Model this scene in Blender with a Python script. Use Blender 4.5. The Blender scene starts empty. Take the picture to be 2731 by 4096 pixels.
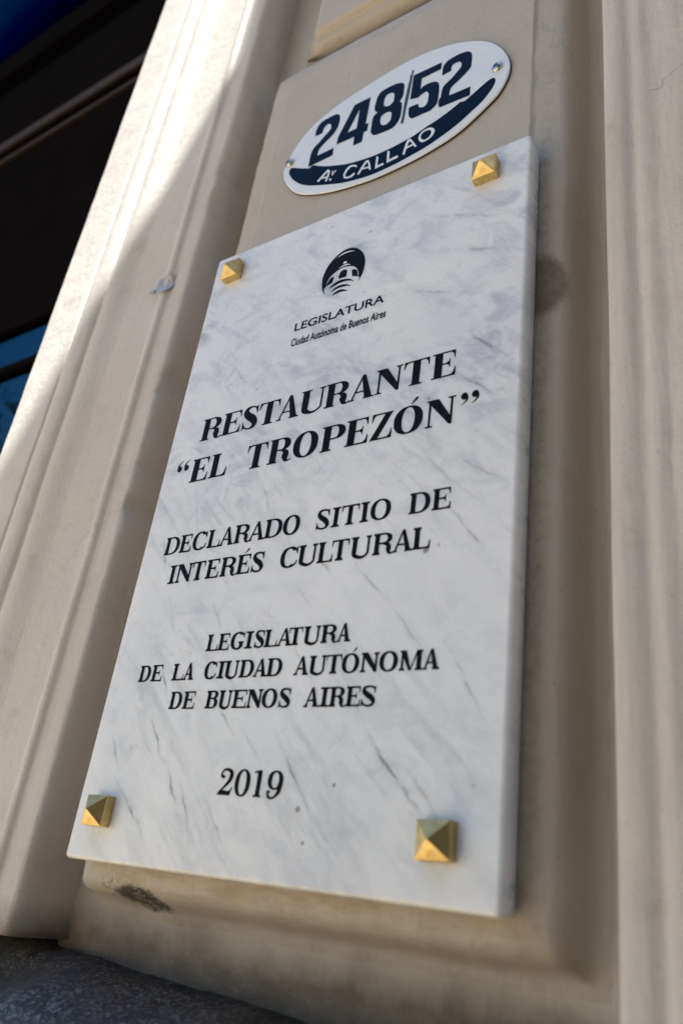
import bpy, bmesh, math, random, json
from mathutils import Vector, Matrix, noise
random.seed(7)
SC = bpy.context.scene
COL = SC.collection
R = math.radians

# ------------------------------------------------------------------ camera
cam = bpy.data.cameras.new("camera"); co = bpy.data.objects.new("camera", cam); COL.objects.link(co)
cam.sensor_fit = 'VERTICAL'; cam.sensor_height = 36.0; cam.lens = 28.14
cam.clip_start = 0.01; cam.clip_end = 2000
co.matrix_world = Matrix(((0.83256127, 0.13957417, 0.53606043, 0.53447993),
                          (0.53851584, -0.43066748, -0.72424182, -0.43716707),
                          (0.12977835, 0.89165272, -0.43371996, -0.00271102),
                          (0, 0, 0, 1)))
cam.dof.use_dof = True; cam.dof.focus_distance = 0.70; cam.dof.aperture_fstop = 4.8
SC.camera = co
# ------------------------------------------------------------------ sky and sun
S_DIR = Vector((-0.32, 0.23, -0.928)).normalized()      # the way the sunlight travels
w = bpy.data.worlds.new("World"); SC.world = w; w.use_nodes = True
nt = w.node_tree; nt.nodes.clear()
sky = nt.nodes.new('ShaderNodeTexSky'); sky.sky_type = 'NISHITA'; sky.sun_disc = False
elev = math.asin(-S_DIR.z); az = math.atan2(-S_DIR.x, -S_DIR.y)
sky.sun_elevation = elev; sky.sun_rotation = az; sky.dust_density = 0.8; sky.air_density = 1.0; sky.ozone_density = 1.0
bg = nt.nodes.new('ShaderNodeBackground'); bg.inputs['Strength'].default_value = 0.09
out = nt.nodes.new('ShaderNodeOutputWorld')
nt.links.new(sky.outputs[0], bg.inputs[0]); nt.links.new(bg.outputs[0], out.inputs[0])
sl = bpy.data.lights.new("sun", 'SUN'); sl.energy = 4.6; sl.angle = R(0.9); sl.color = (1.0, 0.955, 0.90)
so = bpy.data.objects.new("sun", sl); COL.objects.link(so)
so.rotation_euler = S_DIR.to_track_quat('-Z', 'Y').to_euler(); so.location = (2, -4, 6)
vs = SC.view_settings
vs.view_transform = 'Standard'; vs.look = 'None'; vs.gamma = 1.0; vs.exposure = 1.78; vs.use_curve_mapping = False
vs.use_white_balance = True; vs.white_balance_temperature = 6150; vs.white_balance_tint = 6
SC.render.engine = 'CYCLES'
SC.cycles.use_denoising = True; SC.cycles.max_bounces = 8; SC.cycles.diffuse_bounces = 5
SC.cycles.sample_clamp_indirect = 6.0

# ------------------------------------------------------------------ node helpers
class M:
    def __init__(s, name, rough=0.6, metal=0.0, ior=1.45, coords='Object'):
        s.m = bpy.data.materials.new(name); s.m.use_nodes = True
        s.t = s.m.node_tree; s.t.nodes.clear()
        s.o = s.n('ShaderNodeOutputMaterial'); s.b = s.n('ShaderNodeBsdfPrincipled')
        s.l(s.b.outputs[0], s.o.inputs[0])
        s.set('Roughness', rough); s.set('Metallic', metal); s.set('IOR', ior)
        g = s.n('ShaderNodeNewGeometry'); s.pos = g.outputs['Position']
        s.nor = None
    def n(s, t, **k):
        x = s.t.nodes.new(t)
        for a, v in k.items(): setattr(x, a, v)
        return x
    def l(s, a, b): s.t.links.new(a, b)
    def set(s, k, v):
        if hasattr(v, 'links'): s.l(v, s.b.inputs[k])
        elif isinstance(v, tuple): s.b.inputs[k].default_value = v + (1,) if s.b.inputs[k].type == 'RGBA' else v
        else: s.b.inputs[k].default_value = v
    def map(s, scale=(1, 1, 1), rot=(0, 0, 0), loc=(0, 0, 0), src=None):
        src = src or s.pos
        if any(rot):                                    # turn first, stretch afterwards
            q = s.n('ShaderNodeMapping'); q.inputs['Rotation'].default_value = rot; s.l(src, q.inputs[0]); src = q.outputs[0]
        x = s.n('ShaderNodeMapping'); x.inputs['Scale'].default_value = scale
        x.inputs['Location'].default_value = loc
        s.l(src, x.inputs[0]); return x.outputs[0]
    def noise(s, scale, detail=4, rough=0.55, dist=0.0, vec=None, col=False):
        x = s.n('ShaderNodeTexNoise'); x.inputs['Scale'].default_value = scale
        x.inputs['Detail'].default_value = detail; x.inputs['Roughness'].default_value = rough
        x.inputs['Distortion'].default_value = dist; s.l(vec or s.pos, x.inputs['Vector'])
        return x.outputs[1 if col else 0]
    def vor(s, scale, vec=None, out='Distance', feature='F1'):
        x = s.n('ShaderNodeTexVoronoi', feature=feature); x.inputs['Scale'].default_value = scale
        s.l(vec or s.pos, x.inputs['Vector']); return x.outputs[out]
    def ramp(s, f, stops, interp='LINEAR'):
        x = s.n('ShaderNodeValToRGB'); cr = x.color_ramp; cr.interpolation = interp
        while len(cr.elements) < len(stops): cr.elements.new(0.5)
        for e, (p, c) in zip(cr.elements, stops):
            e.position = p; e.color = (c, c, c, 1) if not isinstance(c, tuple) else c + (1,)
        s.l(f, x.inputs[0]); return x.outputs[0]
    def mix(s, f, a, b, mode='MIX'):
        x = s.n('ShaderNodeMix', data_type='RGBA', blend_type=mode)
        for i, v in ((0, f), (6, a), (7, b)):
            if hasattr(v, 'links'): s.l(v, x.inputs[i])
            else: x.inputs[i].default_value = (v + (1,)) if isinstance(v, tuple) else v
        return x.outputs[2]
    def math(s, op, a, b=0.0, c=None, clamp=False):
        x = s.n('ShaderNodeMath', operation=op, use_clamp=clamp)
        for i, v in enumerate((a, b) if c is None else (a, b, c)):
            if hasattr(v, 'links'): s.l(v, x.inputs[i])
            else: x.inputs[i].default_value = v
        return x.outputs[0]
    def bump(s, h, dist, strength=1.0):
        x = s.n('ShaderNodeBump'); x.inputs['Distance'].default_value = dist; x.inputs['Strength'].default_value = strength
        s.l(h, x.inputs['Height'])
        if s.nor: s.l(s.nor, x.inputs['Normal'])
        s.nor = x.outputs[0]; s.l(s.nor, s.b.inputs['Normal'])
    def spot(s, c, r, soft=0.4, wob=0.0, wscale=60.0, sc=(1, 1, 1)):
        """1 inside a ragged blot round the world point c, 0 outside"""
        d = s.n('ShaderNodeVectorMath', operation='SUBTRACT'); s.l(s.pos, d.inputs[0]); d.inputs[1].default_value = c
        e = s.n('ShaderNodeVectorMath', operation='MULTIPLY'); s.l(d.outputs[0], e.inputs[0]); e.inputs[1].default_value = sc
        ln = s.n('ShaderNodeVectorMath', operation='LENGTH'); s.l(e.outputs[0], ln.inputs[0])
        v = s.math('DIVIDE', ln.outputs['Value'], r)
        if wob: v = s.math('ADD', v, s.math('MULTIPLY', s.math('SUBTRACT', s.noise(wscale, 6, 0.7), 0.5), wob))
        m = s.n('ShaderNodeMapRange', interpolation_type='SMOOTHSTEP'); s.l(v, m.inputs[0])
        m.inputs[1].default_value = 1 + soft; m.inputs[2].default_value = 1 - soft
        return m.outputs[0]

def mat_plaster(name, base):
    m = M(name, 0.62)
    big = m.noise(5, 4, 0.6); c = m.mix(m.ramp(big, [(0.3, 0.0), (0.7, 1.0)]), base, tuple(v * f for v, f in zip(base, (0.93, 0.915, 0.895))))
    # streaks where rain and the brush ran down
    st = m.noise(1.0, 6, 0.6, 0.4, m.map((95, 95, 4.5)))
    sx = m.n('ShaderNodeSeparateXYZ'); m.l(m.pos, sx.inputs[0])
    rt = m.n('ShaderNodeMapRange'); m.l(sx.outputs[0], rt.inputs[0]); rt.inputs[1].default_value = 0.33; rt.inputs[2].default_value = 0.43; rt.inputs[3].default_value = 0.12; rt.inputs[4].default_value = 0.62
    c = m.mix(m.math('MULTIPLY', m.ramp(st, [(0.42, 0.0), (0.72, 0.5)]), rt.outputs[0]), c, (0.38, 0.325, 0.27))
    st2 = m.noise(1.0, 5, 0.6, 0.6, m.map((45, 45, 3.0), loc=(3, 1, 2)))
    c = m.mix(m.math('MULTIPLY', m.ramp(st2, [(0.48, 0.0), (0.72, 0.6)]), rt.outputs[0]), c, (0.43, 0.425, 0.44))
    # grime blotches
    gr = m.noise(28, 8, 0.72); c = m.mix(m.ramp(gr, [(0.54, 0.0), (0.78, 0.32)]), c, (0.27, 0.21, 0.155))
    # pin-head specks and small chips
    sp = m.vor(85); c = m.mix(m.ramp(sp, [(0.0, 0.6), (0.04, 0.4), (0.075, 0.0)]), c, (0.13, 0.09, 0.07))
    sp2 = m.vor(300); nz = m.noise(30, 2)
    sp2m = m.math('MULTIPLY', m.ramp(sp2, [(0.05, 0.55), (0.17, 0.0)]), m.ramp(nz, [(0.52, 0.0), (0.62, 1.0)]))
    c = m.mix(sp2m, c, (0.20, 0.15, 0.12))
    # hairline cracks, few
    wv = m.noise(9, 3, 0.5, 0.0, None, True)
    ad = m.n('ShaderNodeVectorMath', operation='MULTIPLY_ADD'); m.l(wv, ad.inputs[0]); ad.inputs[1].default_value = (0.16, 0.16, 0.16); m.l(m.pos, ad.inputs[2])
    cr = m.vor(4.2, ad.outputs[0], 'Distance', 'DISTANCE_TO_EDGE')
    crm = m.math('MULTIPLY', m.ramp(cr, [(0.0, 0.8), (0.002, 0.45), (0.0045, 0.0)]), m.ramp(m.noise(7, 2), [(0.56, 0.0), (0.62, 0.3)]))
    c = m.mix(crm, c, (0.15, 0.11, 0.09))
    # stains with a place of their own
    s1 = m.spot((0.050, 0.03, -0.022), 0.0145, 0.22, 1.0, 150, (0.62, 0.35, 1.45))
    s1 = m.math('MULTIPLY', s1, m.ramp(m.noise(1.0, 6, 0.72, 0.6, m.map((130, 200, 300))), [(0.38, 0.25), (0.50, 1.0)]))
    c = m.mix(s1, c, (0.045, 0.038, 0.035))
    s1b = m.spot((0.030, 0.035, -0.020), 0.014, 0.5, 1.2, 260, (0.8, 0.4, 1.1))
    s1b = m.math('MULTIPLY', s1b, m.ramp(m.noise(300, 4, 0.7), [(0.48, 0.0), (0.6, 0.8)]))
    c = m.mix(s1b, c, (0.12, 0.10, 0.07))
    s2 = m.spot((0.348, 0.028, 0.448), 0.023, 0.2, 0.6, 90, (1.0, 0.6, 0.72))
    s2 = m.math('MULTIPLY', s2, m.ramp(m.noise(60, 5, 0.7), [(0.3, 0.6), (0.6, 0.97)]))
    c = m.mix(s2, c, (0.15, 0.12, 0.085))
    # dirt gathered along the right edge of the tablet
    d3 = m.spot((0.350, 0.024, 0.27), 0.011, 0.6, 1.6, 90, (1.0, 0.5, 0.028))
    d3 = m.math('MULTIPLY', d3, m.ramp(m.noise(110, 7, 0.75), [(0.42, 0.05), (0.64, 0.6)]))
    c = m.mix(d3, c, (0.25, 0.20, 0.15))
    d4 = m.spot((0.15, 0.03, -0.006), 0.010, 0.6, 1.5, 60, (0.05, 0.3, 1.0))
    d4 = m.math('MULTIPLY', d4, m.ramp(m.noise(1.0, 6, 0.7, 0.5, m.map((25, 60, 110))), [(0.42, 0.0), (0.62, 0.6)]))
    c = m.mix(d4, c, (0.34, 0.25, 0.15))
    # shade at the wall foot painted in brown, mixed with street dirt
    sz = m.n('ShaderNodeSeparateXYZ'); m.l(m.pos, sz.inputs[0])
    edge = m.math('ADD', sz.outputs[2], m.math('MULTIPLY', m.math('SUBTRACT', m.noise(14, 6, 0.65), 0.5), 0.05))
    shade_dirt = m.n('ShaderNodeMapRange'); m.l(edge, shade_dirt.inputs[0]); shade_dirt.inputs[1].default_value = -0.030; shade_dirt.inputs[2].default_value = -0.056; shade_dirt.inputs[3].default_value = 0.0; shade_dirt.inputs[4].default_value = 0.9
    c = m.mix(m.math('MULTIPLY', shade_dirt.outputs[0], m.ramp(m.noise(50, 6, 0.7), [(0.3, 0.75), (0.6, 1.0)])), c, (0.13, 0.105, 0.08))
    dot = m.spot((0.0395, 0.03, 0.904), 0.0035, 0.5, 1.0, 300); c = m.mix(dot, c, (0.09, 0.06, 0.04))
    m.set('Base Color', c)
    m.set('Roughness', m.ramp(big, [(0.3, 0.55), (0.7, 0.7)]))
    m.bump(m.noise(1.0, 5, 0.6, 0.3, m.map((240, 240, 28))), 0.0013, 0.6)     # brush marks
    m.bump(m.noise(120, 6, 0.65), 0.0016, 0.6); m.bump(m.noise(34, 5, 0.6), 0.002, 0.45)
    m.bump(m.noise(520, 4, 0.65), 0.0006, 0.6)
    m.bump(m.math('MULTIPLY', crm, -1.0), 0.001, 0.6)
    return m.m

def mat_marble():
    m = M('white_veined_marble', 0.27, ior=1.5)
    base = (0.81, 0.81, 0.815)
    cl = m.noise(7, 5, 0.6, 0.5); c = m.mix(m.ramp(cl, [(0.38, 0.0), (0.72, 0.55)]), base, (0.60, 0.62, 0.67))
    # veins: each one a wandering line with its own place, width and strength
    wb = m.noise(9, 3, 0.55, 0.0, None, True); wf = m.noise(70, 3, 0.6, 0.0, None, True)
    a1 = m.n('ShaderNodeVectorMath', operation='MULTIPLY_ADD'); m.l(wb, a1.inputs[0]); a1.inputs[1].default_value = (0.028, 0, 0.028); m.l(m.pos, a1.inputs[2])
    a2 = m.n('ShaderNodeVectorMath', operation='MULTIPLY_ADD'); m.l(wf, a2.inputs[0]); a2.inputs[1].default_value = (0.0042, 0, 0.0042); m.l(a1.outputs[0], a2.inputs[2])
    acc = None; rnd = random.Random(5)
    grain = m.ramp(m.noise(1.0, 5, 0.7, 0.3, m.map((34, 1, 170), (0, R(-44), 0))), [(0.40, 0.1), (0.62, 1.0)])
    V = [(58, 108, 84, 70, .9, .8), (84, 74, 110, 34, 1.3, .75), (36, 62, 80, 14, 1.3, .8), (20, 92, 40, 66, .8, .6), (100, 64, 128, 20, .9, .45),
         (255, 98, 303, 44, 1.2, .85), (232, 132, 258, 94, .7, .5), (184, 94, 232, 38, 1.2, .6), (150, 100, 182, 66, .8, .4), (120, 120, 146, 92, .8, .4),
         (60, 150, 74, 118, .9, .5), (96, 196, 110, 172, .8, .4), (170, 210, 196, 180, .8, .35), (230, 214, 262, 178, 1.0, .35), (262, 178, 300, 128, 1.3, .45),
         (288, 262, 342, 200, 1.2, .5), (306, 290, 344, 262, 1.8, .5), (280, 300, 330, 240, 1.2, .35), (306, 398, 342, 366, 1.8, .75), (290, 372, 340, 330, 1.4, .45),
         (24, 262, 34, 226, 1.0, .6), (52, 300, 66, 262, .9, .35), (44, 210, 62, 176, .8, .35), (128, 300, 150, 262, 1.2, .35), (190, 232, 210, 206, .8, .35),
         (176, 160, 214, 120, .9, .3), (208, 66, 246, 18, .9, .45), (278, 84, 330, 22, 1.0, .35), (300, 152, 342, 96, 1.2, .45), (12, 42, 26, 18, 1.0, .6), (132, 52, 168, 8, .8, .4),
         (60, 440, 84, 412, 1.5, .4), (240, 470, 300, 440, 2.0, .3), (256, 540, 330, 512, 2.4, .35), (270, 500, 340, 470, 1.8, .35), (150, 470, 180, 440, 1.6, .25)]
    for x0, z0, x1, z1, wd, stg in V:
        off = Vector((0.014 + 0.0021, 0, 0.014 + 0.0021))
        p0 = Vector((x0, 0, z0)) * .001 + off; p1 = Vector((x1, 0, z1)) * .001 + off; L = (p1 - p0).length; d = (p1 - p0) / L; n_ = Vector((-d.z, 0, d.x))
        def dot(v_):
            q = m.n('ShaderNodeVectorMath', operation='DOT_PRODUCT'); m.l(a2.outputs[0], q.inputs[0]); q.inputs[1].default_value = v_; return q.outputs['Value']
        dist = m.math('ABSOLUTE', m.math('SUBTRACT', dot(n_), p0.dot(n_)))
        t = m.math('MULTIPLY_ADD', dot(d), 1.0 / L, -p0.dot(d) / L)
        end = m.math('SUBTRACT', 1.0, m.math('ABSOLUTE', m.math('MULTIPLY_ADD', t, 1.8, -0.9)), clamp=True)
        core = m.math('MULTIPLY_ADD', dist, -1.0 / (wd * .0015), 1.0, clamp=True)
        halo = m.math('MULTIPLY_ADD', dist, -1.0 / (wd * .005), 1.0, clamp=True)
        v = m.math('MULTIPLY', m.math('MULTIPLY', end, stg), m.math('ADD', m.math('MULTIPLY', m.math('MULTIPLY', core, core), .8), m.math('MULTIPLY', m.math('MULTIPLY', halo, halo), .38)))
        acc = v if acc is None else m.math('MAXIMUM', acc, v)
    c = m.mix(m.math('MULTIPLY', m.math('MULTIPLY', acc, grain), 2.2, clamp=True), c, (0.25, 0.245, 0.27))
    v2 = m.map((11, 1, 62), (0, R(-46), 0), (2, 0, 5)); vn2 = m.noise(1.0, 7, 0.7, 0.35, v2)
    soft = m.math('MULTIPLY', m.ramp(vn2, [(0.50, 0.0), (0.74, 0.7)]), m.ramp(m.noise(8, 3), [(0.36, 0.15), (0.6, 1.0)]))
    c = m.mix(soft, c, (0.35, 0.36, 0.41))
    # grey blotches, more of them near the top
    zs = m.n('ShaderNodeSeparateXYZ'); m.l(m.pos, zs.inputs[0]); up = m.n('ShaderNodeMapRange'); m.l(zs.outputs[2], up.inputs[0]); up.inputs[1].default_value = 0.15; up.inputs[2].default_value = 0.45; up.inputs[3].default_value = 0.4; up.inputs[4].default_value = 1.0
    bl = m.math('MULTIPLY', m.ramp(m.noise(1.0, 6, 0.66, 0.7, m.map((26, 1, 42), (0, R(-20), 0))), [(0.48, 0.0), (0.67, 0.95)]), m.math('MULTIPLY', m.ramp(m.noise(7, 3), [(0.38, 0.1), (0.6, 1.0)]), up.outputs[0]))
    c = m.mix(bl, c, (0.40, 0.42, 0.49))
    rust = m.math('MULTIPLY', m.ramp(m.noise(22, 4, 0.6), [(0.6, 0.0), (0.8, 0.35)]), m.ramp(m.noise(5, 2), [(0.5, 0.0), (0.6, 1.0)]))
    c = m.mix(rust, c, (0.58, 0.52, 0.44))
    sp = m.math('MULTIPLY', m.ramp(m.vor(48), [(0.03, 0.9), (0.085, 0.0)]), m.ramp(m.noise(13, 2), [(0.53, 0.0), (0.6, 0.8)]))
    c = m.mix(sp, c, (0.26, 0.22, 0.22))
    for p, r_ in (((0.2862, 0, 0.2182), 0.0022), ((0.2105, 0, 0.046), 0.0018), ((0.236, 0, 0.062), 0.0013), ((0.168, 0, 0.5088), 0.0011),
                  ((0.1435, 0, 0.498), 0.0008), ((0.2765, 0, 0.3452), 0.0010), ((0.302, 0, 0.5712), 0.0009), ((0.1505, 0, 0.5775), 0.0009), ((0.218, 0, 0.0265), 0.0011)):
        c = m.mix(m.math('MULTIPLY', m.spot(p, r_, 0.5, 0.8, 400), 0.8), c, (0.14, 0.09, 0.09))
    g = m.math('MULTIPLY', m.ramp(m.noise(700, 3, 0.6), [(0.35, 0.0), (0.7, 1.0)]), 0.06)
    c = m.mix(g, c, (0.5, 0.5, 0.5))
    m.set('Base Color', c)
    m.set('Subsurface Weight', 0.35); m.set('Subsurface Radius', (0.012, 0.010, 0.009)); m.set('Subsurface Scale', 1.0)
    m.set('Roughness', m.ramp(m.noise(40, 5, 0.6), [(0.3, 0.25), (0.7, 0.34)]))
    m.bump(m.noise(60, 3, 0.5), 0.0004, 0.25)
    return m.m

def mat_simple(name, col, rough, metal=0.0, bump=None, var=0.0, vscale=40, ior=1.45, spec=0.5, tint=None):
    m = M(name, rough, metal, ior); m.set('Specular IOR Level', spec)
    if tint: m.set('Specular Tint', tint)
    if var:
        c = m.mix(m.ramp(m.noise(vscale, 5, 0.65), [(0.3, 0.0), (0.7, 1.0)]), col, tuple(v * (1 - var) for v in col)); m.set('Base Color', c)
    else: m.set('Base Color', col)
    if bump: m.bump(m.noise(bump[0], 4, 0.6), bump[1], 0.5)
    return m.m

def mat_ink():
    m = M('black_engraving_paint', 0.5); m.set('Specular IOR Level', 0.08)
    c = m.mix(m.ramp(m.noise(420, 5, 0.75), [(0.45, 0.0), (0.75, 1.0)]), (0.0025, 0.0025, 0.004), (0.014, 0.013, 0.016))
    c = m.mix(m.math('MULTIPLY', m.ramp(m.noise(1500, 3, 0.7), [(0.6, 0.0), (0.75, 1.0)]), m.ramp(m.noise(25, 2), [(0.45, 0.0), (0.6, 0.7)])), c, (0.06, 0.055, 0.055))
    m.set('Base Color', c); m.bump(m.noise(900, 3, 0.6), 0.0001, 0.4); return m.m

def mat_brass():
    m = M('worn_brass', 0.34, 1.0)
    tc = m.n('ShaderNodeTexCoord').outputs['Object']
    n1 = m.noise(1.0, 4, 0.6, 0.0, m.map((110, 110, 2600), (0.25, 0.1, 0.0), src=tc))
    n2 = m.noise(160, 5, 0.65, 0.0, tc)
    c = m.mix(m.ramp(n2, [(0.35, 0.0), (0.7, 1.0)]), (0.66, 0.49, 0.21), (0.46, 0.33, 0.13))
    c = m.mix(m.math('MULTIPLY', m.ramp(n1, [(0.55, 0.0), (0.8, 1.0)]), 0.5), c, (0.38, 0.24, 0.08))
    c = m.mix(m.math('MULTIPLY', m.ramp(m.noise(60, 4, 0.7, 0.0, tc), [(0.58, 0.0), (0.75, 1.0)]), 0.5), c, (0.30, 0.22, 0.10))
    m.set('Base Color', c); m.set('Roughness', m.ramp(n2, [(0.3, 0.27), (0.7, 0.45)]))
    m.bump(n1, 0.00012, 0.7); m.bump(n2, 0.0004, 0.35)
    return m.m

def mat_granite():
    m = M('dark_granite', 0.5)
    v = m.vor(520, None, 'Color'); sep = m.n('ShaderNodeSeparateColor'); m.l(v, sep.inputs[0])
    n = m.noise(260, 6, 0.75)
    f = m.math('ADD', m.math('MULTIPLY', sep.outputs[0], 0.36), m.math('MULTIPLY', n, 0.64))
    c = m.ramp(f, [(0.30, (0.010, 0.011, 0.014)), (0.47, (0.022, 0.024, 0.030)), (0.57, (0.05, 0.052, 0.060)), (0.67, (0.20, 0.198, 0.20))])
    c = m.mix(m.ramp(m.noise(11, 5, 0.6), [(0.45, 0.0), (0.7, 0.6)]), c, (0.075, 0.06, 0.042))
    c = m.mix(m.ramp(m.noise(38, 4, 0.6), [(0.42, 0.0), (0.65, 0.6)]), c, (0.022, 0.024, 0.03))
    m.set('Base Color', c); m.set('Roughness', m.ramp(n, [(0.3, 0.35), (0.7, 0.65)]))
    m.bump(n, 0.0016, 0.7); m.bump(m.noise(26, 5, 0.6), 0.004, 0.5)
    return m.m

def mat_enamel():
    m = M('white_enamel', 0.12, ior=1.52)
    c = m.mix(m.ramp(m.noise(14, 4), [(0.35, 0.0), (0.7, 1.0)]), (0.76, 0.775, 0.80), (0.70, 0.72, 0.76))
    sp = m.math('MULTIPLY', m.ramp(m.vor(70), [(0.025, 0.9), (0.06, 0.0)]), m.ramp(m.noise(19, 2), [(0.5, 0.0), (0.58, 0.9)]))
    c = m.mix(sp, c, (0.22, 0.14, 0.09))
    sm = m.spot((0.245, 0.0185, 0.7005), 0.006, 0.6, 1.6, 300, (1, 1, 0.8))
    c = m.mix(m.math('MULTIPLY', sm, m.ramp(m.noise(500, 4, 0.7), [(0.5, 0.0), (0.62, 0.55)])), c, (0.42, 0.36, 0.28))
    m.set('Base Color', c); m.set('Roughness', m.ramp(m.noise(60, 4), [(0.3, 0.10), (0.7, 0.2)]))
    m.bump(m.noise(22, 3, 0.5), 0.0009, 0.35); return m.m

PLASTER = mat_plaster('painted_plaster', (0.50, 0.45, 0.39)); PLASTER_BRIGHTENED = mat_plaster('brightened_plaster', (0.605, 0.555, 0.50)); MARBLE = mat_marble(); INK = mat_ink(); BRASS = mat_brass(); GRANITE = mat_granite(); ENAMEL = mat_enamel()  # paler copy on the mouldings stands in for stronger light there
NAVY = mat_simple('navy_enamel', (0.0015, 0.009, 0.032), 0.14, bump=(40, 0.0004), var=0.3, vscale=60, spec=0.04)
BLACKP = mat_simple('black_brushed_paint', (0.008, 0.012, 0.013), 0.35, bump=(300, 0.0003))
RUST = mat_simple('rusty_iron', (0.075, 0.038, 0.020), 0.8, bump=(500, 0.0006), var=0.7, vscale=120)
STEEL = mat_simple('galvanised_steel', (0.55, 0.56, 0.55), 0.25, 1.0, bump=(700, 0.0003), var=0.35, vscale=300)
SLOT = mat_simple('screw_recess', (0.03, 0.03, 0.03), 0.6, 0.5)
TAPE = mat_simple('old_clear_tape', (0.46, 0.46, 0.48), 0.3, bump=(200, 0.0006), var=0.25, vscale=200)
SCRATCH = mat_simple('chipped_marble', (0.84, 0.85, 0.84), 0.6, bump=(700, 0.0006))
DARKM = mat_simple('dark_bronze_metal', (0.003, 0.0026, 0.0026), 0.6, bump=(30, 0.002), var=0.3, vscale=6, spec=0.0)
BROWN = mat_simple('brown_varnished_wood', (0.020, 0.012, 0.007), 0.6, spec=0.05, var=0.4, vscale=20)
GLASS = mat_simple('blue_reflective_glass', (0.075, 0.125, 0.155), 0.04, metal=1.0, tint=(0.25, 0.29, 0.32), bump=(3.0, 0.004))
GLASS_DARK = mat_simple('dark_blue_reflective_glass', (0.032, 0.060, 0.082), 0.05, metal=1.0, tint=(0.15, 0.19, 0.23), bump=(3.0, 0.004))
STUCCO = mat_simple('grey_stucco', (0.26, 0.235, 0.20), 0.8, bump=(20, 0.01), var=0.25, vscale=1.5)
LEAF = mat_simple('plane_tree_leaf', (0.05, 0.075, 0.022), 0.5, var=0.5, vscale=3)
BARK = mat_simple('tree_bark', (0.10, 0.08, 0.06), 0.85, bump=(25, 0.02), var=0.4, vscale=8)

# ------------------------------------------------------------------ object helpers
def link(name, bm, mat, parent=None, smooth=False, loc=None):
    me = bpy.data.meshes.new(name); bm.to_mesh(me); bm.free()
    for m in (mat if isinstance(mat, (list, tuple)) else [mat]): me.materials.append(m)
    if smooth:
        for p in me.polygons: p.use_smooth = True
    o = bpy.data.objects.new(name, me); COL.objects.link(o)
    if loc: o.location = loc
    if parent:
        o.parent = parent; o.matrix_parent_inverse = Matrix.Translation(-parent.location)
    return o
def thing(name, label, cat, loc=(0, 0, 0)):
    o = bpy.data.objects.new(name, None); COL.objects.link(o); o.location = loc
    o.empty_display_size = 0.05; o['label'] = label; o['category'] = cat; return o
def tag(o, label, cat): o['label'] = label; o['category'] = cat; return o
def box(bm, x0, x1, y0, y1, z0, z1, bev=0.0):
    r = bmesh.ops.create_cube(bm, size=1.0)
    for v in r['verts']: v.co = Vector(((x0 + x1) / 2 + v.co.x * (x1 - x0), (y0 + y1) / 2 + v.co.y * (y1 - y0), (z0 + z1) / 2 + v.co.z * (z1 - z0)))
    if bev: bmesh.ops.bevel(bm, geom=list({e for v in r['verts'] for e in v.link_edges}), offset=bev, segments=2, affect='EDGES', profile=0.5)
def fn(x, y, z, s, seed=0.0): return noise.noise(Vector((x * s + seed, y * s + seed * 0.7, z * s - seed)))
def catmull(pts, step=4, closed=True):
    """points (x, y[, 1]); a trailing 1 marks a sharp corner"""
    n = len(pts); out = []
    def P(i): return Vector(pts[i % n][:2]) if closed else Vector(pts[max(0, min(n - 1, i))][:2])
    def C(i): return len(pts[i % n]) > 2
    for i in range(n if closed else n - 1):
        p1, p2 = P(i), P(i + 1)
        p0 = p1 if C(i) else P(i - 1); p3 = p2 if C(i + 1) else P(i + 2)
        if C(i) and C(i + 1): out.append(p1); continue
        if C(i): p0 = p1 - (p2 - p1) * 0.5
        if C(i + 1): p3 = p2 + (p2 - p1) * 0.5
        for k in range(step):
            t = k / step
            out.append(0.5 * ((2 * p1) + (p2 - p0) * t + (2 * p0 - 5 * p1 + 4 * p2 - p3) * t * t + (3 * p1 - p0 - 3 * p2 + p3) * t ** 3))
    if not closed: out.append(P(n - 1))
    return out
class Ink:
    """flat lettering laid on a vertical face: pieces in mm (x, z), each a hair in front of the last"""
    def __init__(s, y, lift=0.00012): s.bm = bmesh.new(); s.y = y - lift; s.k = 0
    def yy(s): s.k += 1; return s.y - (s.k % 40) * 2.5e-6
    def poly(s, loops):
        y = s.yy(); edges = []
        for lp in loops:
            vs = [s.bm.verts.new((p[0] * 0.001, y, p[1] * 0.001)) for p in lp]
            edges += [s.bm.edges.new((vs[i], vs[(i + 1) % len(vs)])) for i in range(len(vs))]
        bmesh.ops.triangle_fill(s.bm, edges=edges, use_beauty=True, use_dissolve=False, normal=(0, -1, 0))
    def strip(s, a, b, closed=False):
        y = s.yy(); A = [s.bm.verts.new((p[0] * 0.001, y, p[1] * 0.001)) for p in a]; B = [s.bm.verts.new((p[0] * 0.001, y, p[1] * 0.001)) for p in b]
        n = len(A)
        for i in range(n if closed else n - 1):
            j = (i + 1) % n
            try: s.bm.faces.new((A[i], A[j], B[j], B[i]))
            except ValueError: pass
    def done(s, name, mat, parent, label=None):
        for f in s.bm.faces:
            f.normal_update()
            if f.normal.y > 0: f.normal_flip()
        o = link(name, s.bm, mat, parent)
        if label: o['label'] = label
        return o
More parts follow.
